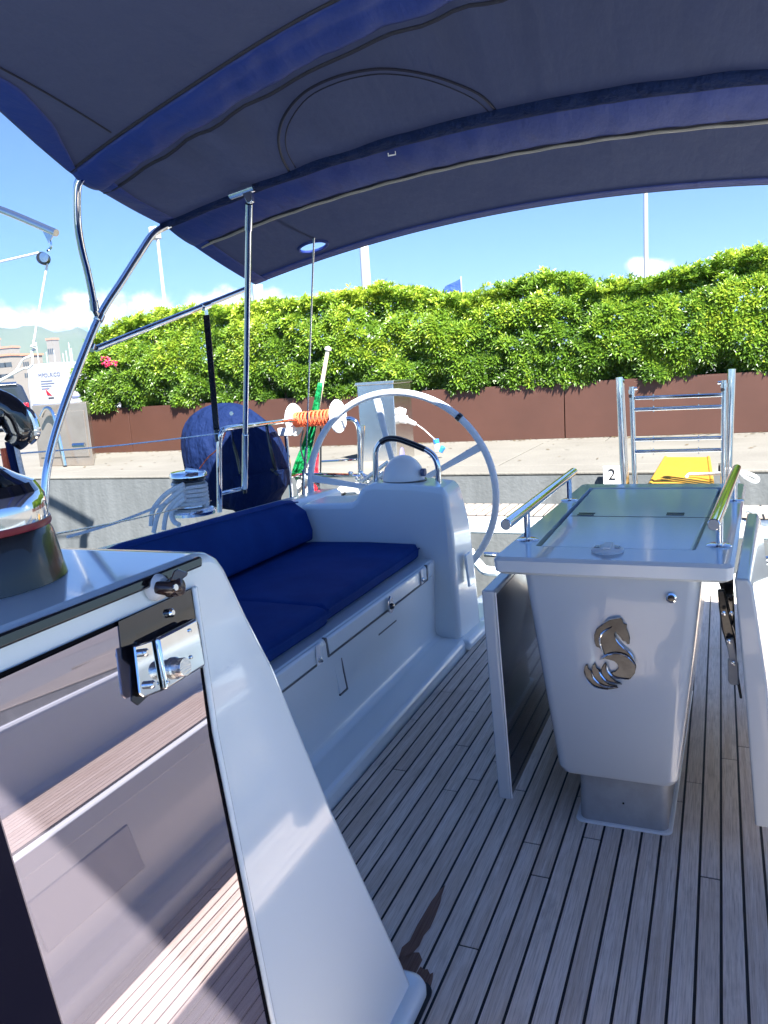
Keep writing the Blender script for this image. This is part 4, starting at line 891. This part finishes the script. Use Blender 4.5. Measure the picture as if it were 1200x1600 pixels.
# ensign
fl = thing('ensign', at(470, 800, y=4.5), 'green white and red ensign furled on a pale wooden staff', 'flag')
sA, sB = at(466, 812, y=4.45), at(512, 548, y=4.5)
MB().tube([sA, sB], [.017, .013], 12).build('staff', 'varn', fl)
MB().lathe([(.014, 0), (.022, .006), (.02, .02), (0, .03)], sB, (sB-sA).normalized(), 16).build('finial', 'white', fl)
def cloth(pts_l, pts_r, m, nm, amp=.012, off=0):
    rows = []; n = len(pts_l); L_ = catmull([at(*p, y=4.43+off) for p in pts_l], 5); R_ = catmull([at(*p, y=4.43+off) for p in pts_r], 5)
    for i, (a, b) in enumerate(zip(L_, R_)): rows.append([a+(b-a)*(j/10)+V(0, amp*math.sin(j*1.9+i*.35), 0) for j in range(11)])
    MB().grid(rows).build(nm, m, fl, solid=.003)
cloth([(497, 598), (484, 650), (474, 690), (462, 722), (455, 738)], [(504, 598), (496, 650), (490, 690), (482, 722), (463, 750)], 'flagg', 'green_cloth')
cloth([(458, 745), (462, 752), (466, 775), (475, 800)], [(482, 718), (484, 740), (488, 770), (488, 812)], 'flagw', 'white_cloth', off=.02)
cloth([(490, 700), (489, 725), (490, 750), (493, 790), (494, 812)], [(499, 690), (497, 725), (498, 750), (500, 790), (502, 815)], 'flagr', 'red_cloth', .006, .01)
# cables near the stern
cb1 = thing('black_cable', at(480, 760, y=4.2), 'thin black cable sagging from the stern rail past the wheel', 'cable')
MB().tube([at(474, 672, y=4.3), at(470, 700, y=4.3), at(480, 730, y=4.2), at(500, 765, y=4.2), at(520, 790, y=4.1)], .006, 8, 6).build('cable', 'black', cb1)
cb2 = thing('black_cable', at(500, 760, y=4.4), 'straight black cable hanging below the line reel', 'cable')
MB().tube([at(501, 668, y=4.42), at(501, 730, y=4.42), at(498, 765, y=4.42), at(500, 790, y=4.42)], .006, 8, 5).build('cable', 'black', cb2)
# rigging fittings behind helm
rg = thing('backstay_tensioner', at(540, 780, y=4.5), 'white hydraulic cylinder lying behind the helm console', 'fitting')
MB().tube([at(503, 793, y=4.4), at(535, 765, y=4.4)], .026, 14).build('cylinder', 'white', rg, bevel=.004)
MB().tube([at(535, 765, y=4.4), at(560, 763, y=4.4)], .04, 14).build('cylinder_head', 'white', rg, bevel=.006)
MB().tube([at(507, 797, y=4.36), at(540, 770, y=4.36)], .008, 8).build('rod', 'black', rg)
for i in range(16):
    p = at(random.uniform(545, 600), random.uniform(738, 752), y=4.2+random.uniform(-.05, .05)); MB().lathe([(.008, -.012), (.014, 0), (.008, .012)], p, (random.gauss(0, 1), random.gauss(0, 1), random.gauss(0, 1)), 10).build('shackle', 'chrome', rg)
for q0, q1 in (((566, 752), (606, 722)), ((575, 758), (608, 734))): MB().tube([at(*q0, y=4.15), at(*q1, y=4.15)], .012, 10).build('turnbuckle', 'steel', rg)
# outboard motor under cover
om = thing('outboard_motor', at(380, 770, y=3.95), 'outboard motor under a wrinkled navy cover on the rail', 'motor')
cent = [(348, 640, 30, .08), (352, 652, 48, .16), (353, 672, 62, .22), (358, 700, 68, .24), (364, 730, 72, .24), (372, 755, 72, .22), (384, 775, 62, .18), (394, 788, 44, .12)]
rings = []
ol = [(318, 638, 380, 634), (305, 648, 400, 650), (296, 668, 418, 668), (295, 695, 431, 690), (299, 725, 439, 715), (306, 750, 440, 745), (312, 770, 437, 768), (330, 785, 424, 785), (362, 795, 398, 796)]
for i, (xl, yl, xr, yr_) in enumerate(ol):
    a = at(xl, yl, y=3.95); b = at(xr, yr_, y=3.95); c = (a+b)/2; hw = (b-a).length/2; dd = .20 if 0 < i < 8 else .11
    f = (i/8); dp = .24*math.sin(math.pi*(.12+.76*f))
    ring = []
    for k in range(36):
        t = 2*math.pi*k/36; cr = abs(math.cos(t))**.8*math.copysign(1, math.cos(t)); sr = abs(math.sin(t))**.8*math.copysign(1, math.sin(t))
        wr = 1+.03*math.sin(t*7+i*.9)+.02*math.sin(t*15-i*1.3)
        ring.append(c+(b-a)/2*cr*wr+V(0, dp*sr*wr, 0))
    rings.append(ring)
a = at(348, 626, y=3.98); b0 = at(344, 629, y=3.95)
rings = [[a+(p-a)*.45 for p in rings[0]]]+rings
for k in range(36): rings[0][k].z = at(348, 628, y=3.95).z-.005
MB().loft(rings).build('cover', 'navyc', om, ang=60, sub=1)
def stp(pts, w_, m='black', nm='strap', y=3.69):
    P_ = catmull([at(*p[:2], y=(p[2] if len(p) > 2 else y)) for p in pts], 5); rows = []
    for i, p in enumerate(P_):
        t = (P_[min(i+1, len(P_)-1)]-P_[max(i-1, 0)]).normalized(); n_ = V(t.z, 0, -t.x).normalized()*w_; rows.append([p-n_, p+n_])
    MB().grid(rows).build(nm, m, om, solid=.003)
stp([(361, 668, 3.5), (364, 690, 3.66), (370, 712), (376, 740)], .010); stp([(416, 663, 3.76), (421, 690, 3.72), (426, 715, 3.72), (431, 735, 3.74)], .010); stp([(431, 735, 3.74), (423, 733, 3.72), (434, 743, 3.74)], .005)
rings = []
for i, (yy, zz_) in enumerate(((738, .98), (745, 1.04), (765, 1.06), (785, 1.0), (797, .8))):
    a = at(372 if i < 4 else 385, yy, y=3.93); b = at(441 if i < 3 else 428, yy-4, y=3.93); c = (a+b)/2
    rings.append([c+(b-a)/2*math.cos(t)*(1+.02*math.sin(t*9))+V(0, .215*math.sin(t)*(1+.05*math.sin(t*17+i)), 0)*zz_ for t in [2*math.pi*k/48 for k in range(48)]])
MB().loft(rings).build('gathered_skirt', 'navyc', om, ang=60)
stp([(380, 752), (400, 742), (420, 738), (438, 742, 3.78)], .003, 'navyc', 'seam')
c = at(362, 646, y=3.74); MB().lathe([(.012, 0), (.012, .004), (.006, .004)], c, (0, -1, 0), 14).build('eyelet', 'chrome', om)
ln_ = thing('red_cord', at(330, 700, y=3.5), 'thin pink cord running down across the outboard cover', 'rope')
MB().tube([at(352, 676, y=3.3), at(341, 700, y=3.45), at(325, 715, y=3.6), at(312, 732, y=3.6)], .004, 6, 5).build('cord', 'orange', ln_)
# lifelines
for i, (a, b, lab) in enumerate(((at(-30, 713, y=1.9), at(343, 677, y=3.15), 'upper steel lifeline running forward from the guard rail'), (at(-10, 852, y=1.5), at(330, 782, y=3.15), 'lower steel lifeline just above the coaming'))):
    t = thing('lifeline', b, lab, 'wire', 'lifelines'); mid = (a+b)/2-V(0, 0, .01); MB().tube([a, mid, b], .003, 6, 3).build('wire', 'steel', t)
    if i == 0: q = at(117, 696, y=2.25); MB().tube([q-V(.02, -.01, 0), q+V(.03, .02, 0)], .008, 8).build('swage', 'steel', t)
# backstay
bs = thing('backstay', at(478, 790, y=4.0), 'thin steel backstay wire passing up through the canopy hole', 'wire')
hA = at(492, 330, y=3.15); hB = at(479, 700, y=3.95); hC = at(471, 800, y=4.15)
MB().tube([hB, hA+(hA-hB)*1.2], .0045, 8).build('wire', 'steel', bs)
MB().tube([hC, hB], .009, 8).build('rigging_screw', 'steel', bs)
MB().tube([at(474, 800, y=4.1), at(475, 735, y=4.02)], .012, 8).build('turnbuckle', 'chrome', bs)
# davit pipe of neighbour with block and rope
dv = thing('davit', at(0, 325, y=5), 'steel pipe end with pulley block at the upper left', 'davit')
e1 = at(88, 364, y=5.0)
MB().tube([at(-120, 300, y=5), at(-30, 321, y=5), at(5, 329, y=5), e1], .030, 14, 5).build('pipe', 'steel', dv)
MB().prism([at(66, 360, y=5), at(84, 366, y=5), at(76, 380, y=5)], (0, .01, 0)).build('lug', 'steel', dv)
MB().tube([at(78, 376, y=5), at(80, 386, y=5), at(74, 392, y=5)], .010, 8, 4).build('hook', 'chrome', dv)
MB().lathe([(.0, -.03), (.05, -.028), (.05, -.012), (.036, -.008), (.036, .008), (.05, .012), (.05, .028), (0, .03)], at(68, 404, y=5), (.5, -.8, 0), 22).build('block', 'black', dv)
MB().lathe([(.04, 0), (.04, .006), (0, .008)], at(69, 402, y=4.965), (.2, -.9, 0), 16).build('block_cheek', 'steel', dv)
dr = thing('davit_rope', at(50, 560, y=5), 'flecked rope from the pulley block down to a knot', 'rope')
MB().tube([at(-40, 417, y=5), at(0, 409, y=5), at(60, 395, y=5)], .009, 8, 3).build('rope', 'rope', dr)
MB().tube([at(74, 412, y=5), at(62, 480, y=5), at(52, 540, y=5)], .009, 8, 3).build('rope', 'rope', dr)
MB().tube(catmull([at(*q, y=5+dy) for q, dy in (((52, 532), 0), ((56, 538), .02), ((49, 541), -.02), ((55, 545), .02), ((50, 548), 0))], 4), .009, 8).build('knot', 'rope', dr)
MB().tube([at(50, 548, y=5), at(48, 556, y=5), at(36, 562, y=5), at(24, 580, y=5), at(0, 594, y=5), at(-30, 606, y=5)], .009, 8, 5).build('rope', 'rope', dr)
MB().tube([at(50, 552, y=5), at(51, 568, y=5), at(44, 575, y=5), at(34, 577, y=5), at(0, 596, y=5), at(-30, 612, y=5)], .009, 8, 5).build('rope', 'rope', dr)
# berthing ladder / gangway frame at the stern
YL = 5.45
ld = thing('boarding_ladder', at(1050, 750, y=YL), 'stainless folding boarding ladder standing upright at the stern', 'ladder')
for (pa, pb, nm, r_, px2) in (((968, 604), (977, 790), 'outer_post', .024, 1), ((1143, 592), (1136, 790), 'outer_post', .024, -1)):
    a, b = at(*pa, y=YL), at(*pb, y=YL)
    MB().tube([b, a, a+V(0, .012, .018), a+V(0, .045, .03), a+V(0, .08, .015), a+V(0, .09, -.03), b+V(0, .09, 0)], r_, 14, 4).build(nm, 'chrome', ld)
for pa, pb in (((987, 604), (993, 790)), ((1131, 594), (1130, 790))):
    a, b = at(*pa, y=YL-.04), at(*pb, y=YL-.04); MB().tube([b, a], .017, 12).build('ladder_rail', 'chrome', ld)
    MB().tube([a+V(0, 0, -.02), a+V(0, 0, -.045)], .0215, 12).build('rail_sleeve', 'chrome', ld); MB().tube([a+V(-.035 if pa[0] > 1050 else .035, 0, -.015), a+V(0, 0, -.015)], .011, 10).build('locking_pin', 'chrome', ld)
    MB().lathe([(.012, 0), (.012, .006), (0, .006)], at(pa[0]-2, pa[1]+15, y=YL-.065), (0, -1, 0), 12).build('end_plug', 'black', ld)
for (ya1, yb1) in ((622, 617), (640, 635), (687, 684), (706, 703)):
    a, b = at(992, ya1, y=YL-.04), at(1128, yb1, y=YL-.04)
    MB().loft([[p+V(0, -.018, -.012), p+V(0, .018, -.012), p+V(0, .018, .012), p+V(0, -.018, .012)] for p in (a, b)]).build('rung', 'chrome', ld, bevel=.005, seg=3)
    for f in (.22, .74): p = a+(b-a)*f; MB().tube([p+V(0, 0, -.02), p+V(0, 0, .02)], .004, 6).build('rung_bolt', 'chrome', ld)
# gangplank
gp = thing('gangplank', at(1075, 735, z=.48), 'yellow gangplank laid from the stern to the quay', 'gangplank')
g0 = [at(1018, 752, z=.49), at(1112, 750, z=.49), at(1107, 714, z=.49), at(1040, 714, z=.49)]
dwn = g0[0]-g0[3]; g0[0] = g0[3]+dwn*1.25; dwn = g0[1]-g0[2]; g0[1] = g0[2]+dwn*1.25
MB().prism(g0, (0, 0, -.035)).build('board', 'yellow', gp, bevel=.006)
c_ = [(g0[0]+V(0, 0, .002)), g0[3]+V(0, 0, .002)]
for a, b in ((g0[0], g0[3]), (g0[1], g0[2])): MB().tube([a+V(0, 0, -.005), b+V(0, 0, -.005)], .014, 10).build('side_rail', 'yellow', gp)
gpr = thing('gangplank_rope', at(1060, 740, z=.52), 'white rope looped across the gangplank to the ladder foot', 'rope')
MB().tube([at(1072, 746, y=5.9), at(1078, 741, y=5.9), at(1095, 741, y=5.85), at(1120, 740, y=5.7), at(1142, 738, y=5.55), at(1155, 736, y=5.4), at(1175, 742, y=5.35), at(1184, 748, y=5.35), at(1180, 753, y=5.35), at(1165, 746, y=5.35), at(1153, 736, y=5.38), at(1150, 745, y=5.4), at(1154, 755, y=5.4)], .012, 8, 6).build('rope', 'ropew', gpr)
mr2 = thing('mooring_line', at(1165, 798, y=5.3), 'white mooring line lying on the swim platform at the right edge', 'rope')
MB().tube([at(1162, 799, y=5.32), at(1168, 794, y=5.32), at(1180, 797, y=5.3), at(1195, 795, y=5.3), at(1215, 797, y=5.3)], .016, 8, 5).build('rope', 'ropew', mr2)
MB().tube([at(1162, 797, y=5.34), at(1172, 798, y=5.3), at(1190, 800, y=5.28), at(1215, 801, y=5.28)], .014, 8, 5).build('rope', 'rope', mr2)
# rope bag near port bench (mirrored in the panel)
rb = thing('rope_bag', (.52, .55, .0), 'grey cloth bag of coiled white rope, seen mirrored in the smoked panel', 'bag')
rings = []
for i in range(9):
    z = .06*i; r_ = .17+.03*math.sin(i*.8)-(.04 if i == 0 else 0); rings.append([V(.42+r_*.6*math.cos(t), .42+r_*math.sin(t)*(1+.05*math.sin(3*t+i)), z+.01*math.sin(4*t)) for t in [2*math.pi*k/24 for k in range(24)]])
MB().loft(rings).build('bag_body', 'darkin', rb)
pts = [V(.42+(.07+.015*math.sin(i*.37))*math.cos(i*.3), .42+(.11+.02*math.sin(i*.5))*math.sin(i*.3), .50+.0009*i) for i in range(110)]
MB().tube(pts, .009, 6).build('coiled_rope', 'ropew', rb)
# ================================================================== CANOPY
FX = [-1.94, -1.7, -1.44, -1.2, -.99, -.8, -.5, -.2, .3, .7, 1.0, 1.4]; FZ = [2.055, 2.14, 2.22, 2.29, 2.338, 2.365, 2.385, 2.38, 2.31, 2.19, 2.07, 1.9]
def smooth_interp(x, xs, zs):
    # light smoothing of the traced bow
    return sum(float(np.interp(x+d, xs, zs)) for d in (-.08, -.04, 0, .04, .08))/5 if -1.85 < x < 1.3 else float(np.interp(x, xs, zs))
def zF(x): return smooth_interp(x, FX, FZ)
def zM(x): return 2.166-.0696*(x+.6)**2
def zA(x): return 2.014-.073*(x+.6)**2
YF, YM, YA = 2.13, 2.75, 3.43
def xl(y): return float(np.interp(y, [-.9, 1.0, 1.68, 1.88, 2.05, YF, YM, YA], [-1.70, -1.72, -1.80, -1.87, -1.925, -1.945, -2.09, -2.125]))
def xr(y): return 1.28
def zS(x, y):
    if y <= YF:
        up = .10*min(1, (YF-y)/.5)*max(0, min(1, (-1.2-x)/.6))
        return zF(x)-.0*(YF-y)+up*.45-.015*math.sin(max(0, min(1, (YF-y)/2))*math.pi)
    if y <= YM:
        t = (y-YF)/(YM-YF); pk = .0045*math.exp(-((y-2.30)/.16)**2)*1.8*math.sin(x*31+5*y+2*math.sin(x*3))*(.6+.4*math.sin(x*7.3))+.004*math.exp(-((y-2.6)/.14)**2)*math.sin(x*23-9*y)*(.5+.5*math.sin(x*4.1+1))
        return zF(x)*(1-t)+zM(x)*t-.012*math.sin(t*math.pi)+pk
    t = (y-YM)/(YA-YM); return zM(x)*(1-t)+zA(x)*t-.010*math.sin(min(t, 1)*math.pi)
def onS(px, py, off=.004):
    d = ray(px, py); t = 1.0
    for _ in range(60):
        p = CAM+d*t; g = p.z-zS(p.x, p.y)+off; t -= g/max(d.z, .12)*.5
    return CAM+d*t
cn = thing('bimini_canopy', (-.4, 2.7, 2.0), 'navy canvas bimini canopy stretched over the cockpit', 'canopy')
hole = at(486, 345, z=2.06)
def strip(ya_, yb_, off, name, m, nx=60, ny=10, xa=None, xb=None, solid=.0015, wr=0, skiphole=False, belly=0):
    ysl = [ya_+(yb_-ya_)*i/ny for i in range(ny+1)]; mb = MB(); rows = []
    for y in ysl:
        x0_ = xl(y)+.0 if xa is None else xa(y); x1_ = xr(y) if xb is None else xb(y)
        rows.append([V(x0_+(x1_-x0_)*i/nx, y, zS(x0_+(x1_-x0_)*i/nx, y)-off-belly*math.sin(math.pi*(y-ya_)/(yb_-ya_))**.6*(.8+.2*math.sin(i*.9)*math.sin(i*.31+y*9))-(wr*math.sin(i*1.1+y*20)*math.sin(i*.37) if wr else 0)) for i in range(nx+1)])
    if skiphole:
        n = nx+1; vs = [p for r in rows for p in r]; fs = []
        for k_ in range(ny):
            for i in range(nx):
                c = (rows[k_][i]+rows[k_+1][i+1])/2
                if ((c.x-hole.x)/.066)**2+((c.y-hole.y)/.046)**2 < 1: continue
                fs.append((k_*n+i, k_*n+i+1, (k_+1)*n+i+1, (k_+1)*n+i))
        mb.add(vs, fs)
    else: mb.grid(rows)
    return mb.build(name, m, cn, solid=solid, ang=60)
strip(-.25, YF, 0, 'front_panel', 'can', 80, 40)
strip(YF, YM, 0, 'middle_panel', 'can', 320, 24)
strip(YM, YA, 0, 'rear_panel', 'can', 300, 64, skiphole=True)
strip(2.06, 2.225, .006, 'front_sleeve', 'canb', 140, 14, wr=.003, belly=.020)
strip(2.70, 2.93, .006, 'middle_sleeve', 'canb', 140, 14, wr=.002, belly=.016)
strip(2.66, 2.735, .014, 'sleeve_band', 'navyc', 90, 4, belly=.012)
strip(3.365, 3.432, .008, 'rear_hem', 'canb', 90, 3)
strip(YF, YA, .011, 'side_hem', 'canb', 6, 30, xb=lambda y: xl(y)+.07)
strip(1.2, YF-.06, .009, 'front_hem', 'canb', 8, 30, xb=lambda y: xl(y)+float(np.interp(y, [1.2, 1.6, 1.85, 2.07], [.12, .10, .085, .02])))
# rear valance edge
mb = MB(); mb.tube([V(xl(YA)+(xr(YA)-xl(YA))*i/50, YA, zA(xl(YA)+(xr(YA)-xl(YA))*i/50)) for i in range(51)], .010, 8); mb.build('rear_piping', 'pipe', cn)
MB().tube([V(xl(y), y, zS(xl(y), y)) for y in np.linspace(.6, YA, 50)], .009, 8).build('side_piping', 'pipe', cn)
MB().tube([V(x, 2.25, zS(x, 2.25)-.009) for x in np.linspace(xl(2.25), 1.2, 70)], .0055, 6).build('sleeve_piping', 'pipe', cn)
MB().tube([V(x, 2.053, zS(x, 2.053)-.006) for x in np.linspace(xl(2.053), 1.2, 70)], .005, 6).build('sleeve_piping', 'pipe', cn)
MB().tube([V(x, 2.945+.004*math.sin(x*38), zS(x, 2.945)-.011) for x in np.linspace(xl(2.94)+.02, 1.2, 260)], .0055, 6).build('zip', 'zip', cn)
strip(2.932, 2.965, .006, 'zip_tape', 'pipe', 90, 2)
mo = [onS(*q, .008) for q in ((452, 268), (440, 245), (435, 215), (445, 180), (475, 145), (520, 122), (570, 110), (610, 108), (660, 115), (710, 130), (755, 152), (785, 187))]
MB().tube(mo, .0048, 6, 5).build('window_piping', 'pipe', cn)
mo2 = [onS(*q, .006) for q in ((462, 262), (450, 240), (446, 215), (455, 186), (482, 152), (525, 130), (572, 118), (610, 116), (656, 122), (703, 137), (745, 158), (772, 184))]
ctr = [onS(*q, .004) for q in ((470, 262), (500, 256), (530, 250), (560, 243), (580, 238), (605, 232), (625, 227), (650, 220), (680, 212), (705, 205), (730, 198), (765, 188))]
MB().tube(mo2, .0022, 6, 4).build('window_stitching', 'pipe', cn)
MB().tube([onS(*q, .006) for q in ((173, 207), (130, 180), (80, 150), (30, 122), (-20, 95))], .003, 6, 3).build('panel_seam', 'pipe', cn)
c = onS(612, 236, .012); mb = MB()
mb.tube([c+V(-.014, 0, 0), c+V(-.014, .0, -.014), c+V(.014, 0, -.014), c+V(.014, 0, 0), c+V(-.014, 0, 0)], .0028, 6); mb.build('buckle', 'white', cn)
# edge binding of the backstay hole
pts = [V(hole.x+.070*math.cos(t), hole.y+.050*math.sin(t), zS(hole.x+.070*math.cos(t), hole.y+.050*math.sin(t))-.003) for t in [2*math.pi*k/32 for k in range(33)]]
MB().tube(pts, .008, 8).build('hole_binding', 'canb', cn)
# frame tubes
ft_ = thing('canopy_frame', (-2.18, 2.0, .9), 'polished stainless tube frame carrying the navy canopy', 'frame')
F0 = V(-1.945, 2.11, 2.045); pv_p = at(150, 490, x=-2.15)
F0 = at(121, 292, x=-1.955)
def tb_(pts, r_, nm, s=6): return MB().tube(pts, r_, 16, s).build(nm, 'chrome', ft_)
tb_([V(x, 2.13, zF(x)+.002) for x in np.linspace(.9, -1.9, 30)], .012, 'front_bow', 0)
tb_([V(x, 2.79, zS(x, 2.79)+.002) for x in np.linspace(1.1, -2.0, 30)], .012, 'middle_bow', 0)
tb_([F0+V(.03, 0, .03), F0, at(121, 345, x=-2.0), at(127, 385, x=-2.04), at(138, 430, x=-2.09), at(147, 476, x=-2.14)], .0135, 'front_leg')
MB().tube([at(146, 470, x=-2.135), at(148, 484, x=-2.145)], .0165, 14).build('leg_socket', 'chrome', ft_)
MB().tube([at(147, 483, x=-2.145), at(152, 494, x=-2.15)], .010, 10).build('leg_eye', 'chrome', ft_)
Mt = at(264, 351, x=-2.06)
tb_([Mt+V(.05, .02, .03), Mt, at(240, 365, x=-2.08), at(220, 393, x=-2.10), at(190, 440, x=-2.13), at(158, 490, x=-2.15), at(128, 560, x=-2.165), at(95, 650, x=-2.18), at(76, 720, x=-2.19), at(70, 770, x=-2.195), at(70, 840, x=-2.2)], .0145, 'main_leg')
MB().tube([at(157, 492, x=-2.149), at(153, 501, x=-2.15)], .0175, 14).build('leg_clamp', 'chrome', ft_)
j0 = at(150, 545, x=-2.16); j1 = at(383, 452, x=-2.11)
tb_([j0, (j0+j1)/2, j1], .0125, 'rear_strut', 0)
MB().tube([at(143, 538, x=-2.165), at(140, 546, x=-2.165)], .0175, 12).build('strut_clamp', 'chrome', ft_); MB().tube([at(142, 543, x=-2.16), at(154, 544, x=-2.16)], .009, 10).build('strut_eye', 'black', ft_)
c = at(321, 478, x=-2.122); MB().tube([c+V(-.004, -.02, -.006), c+V(.004, .02, .006)], .0175, 14).build('strap_ring', 'chrome', ft_)
MB().tube([c, at(323, 492, x=-2.122)], .008, 8).build('strap_shackle', 'chrome', ft_)
st = thing('black_strap', at(322, 492, x=-2.122), 'black webbing strap tying the canopy strut to the rail', 'strap')
a, b = at(322, 492, x=-2.122), at(338, 672, y=3.15); mb = MB(); wd = V(.012, .006, 0)
mb.loft([[a-wd, a+wd, a+wd+V(0, .004, 0), a-wd+V(0, .004, 0)], [b-wd, b+wd, b+wd+V(0, .004, 0), b-wd+V(0, .004, 0)]]).build('webbing', 'black', st)
MB().tube([b, at(340, 690, y=3.14)], .012, 8).build('strap_wrap', 'black', st)
# inner support pole
spp = thing('support_pole', at(383, 765, y=3.3), 'straight polished pole propping the canopy with a T fitting', 'pole')
pt_, pb_ = onS(389, 318, .07), at(382, 762, y=3.32)
MB().tube([pt_, pb_], .0125, 16).build('tube', 'chrome', spp)
MB().tube([pt_+V(0, 0, -.0), pt_+(pb_-pt_)*.07], .0155, 16).build('upper_socket', 'chrome', spp)
MB().tube([pt_+(pb_-pt_)*.76, pb_], .0155, 16).build('lower_socket', 'chrome', spp)
yT = pt_.y-.03
ca_, cb_ = at(360, 305, y=yT), at(397, 292, y=yT)
MB().tube([ca_, cb_], .0165, 16).build('tee_sleeve', 'chrome', spp)
MB().prism([at(376, 299, y=yT-.01), at(392, 297, y=yT-.01), at(394, 315, y=yT-.01), at(386, 318, y=yT-.01)], (0, .02, 0)).build('tee_lug', 'chrome', spp, bevel=.003)
MB().prism([at(375, 285, y=yT-.01), at(386, 283, y=yT-.01), at(388, 298, y=yT-.01), at(376, 300, y=yT-.01)], (0, .015, 0)).build('tee_strap', 'chrome', spp, bevel=.003)
MB().tube([pb_+V(0, 0, .0), pb_+V(0, 0, -.03)], .011, 10).build('foot_joint', 'black', spp)

# ------------------------------------------------------------------ haze over the harbour
hb_ = MB().box(-4200, 200, -30, 3800, -1.9, 340)
hz_ = hb_.build('haze', 'water', smooth=False); hz_['kind'] = 'stuff'
hm = bpy.data.materials.new('harbour_haze'); hm.use_nodes = True; t = hm.node_tree; t.nodes.remove(t.nodes['Principled BSDF'])
pv3 = t.nodes.new('ShaderNodeVolumePrincipled'); pv3.inputs['Density'].default_value = .00015; pv3.inputs['Color'].default_value = (.52, .72, .95, 1); pv3.inputs['Anisotropy'].default_value = .2
t.links.new(pv3.outputs[0], t.nodes['Material Output'].inputs['Volume']); hz_.data.materials.clear(); hz_.data.materials.append(hm)
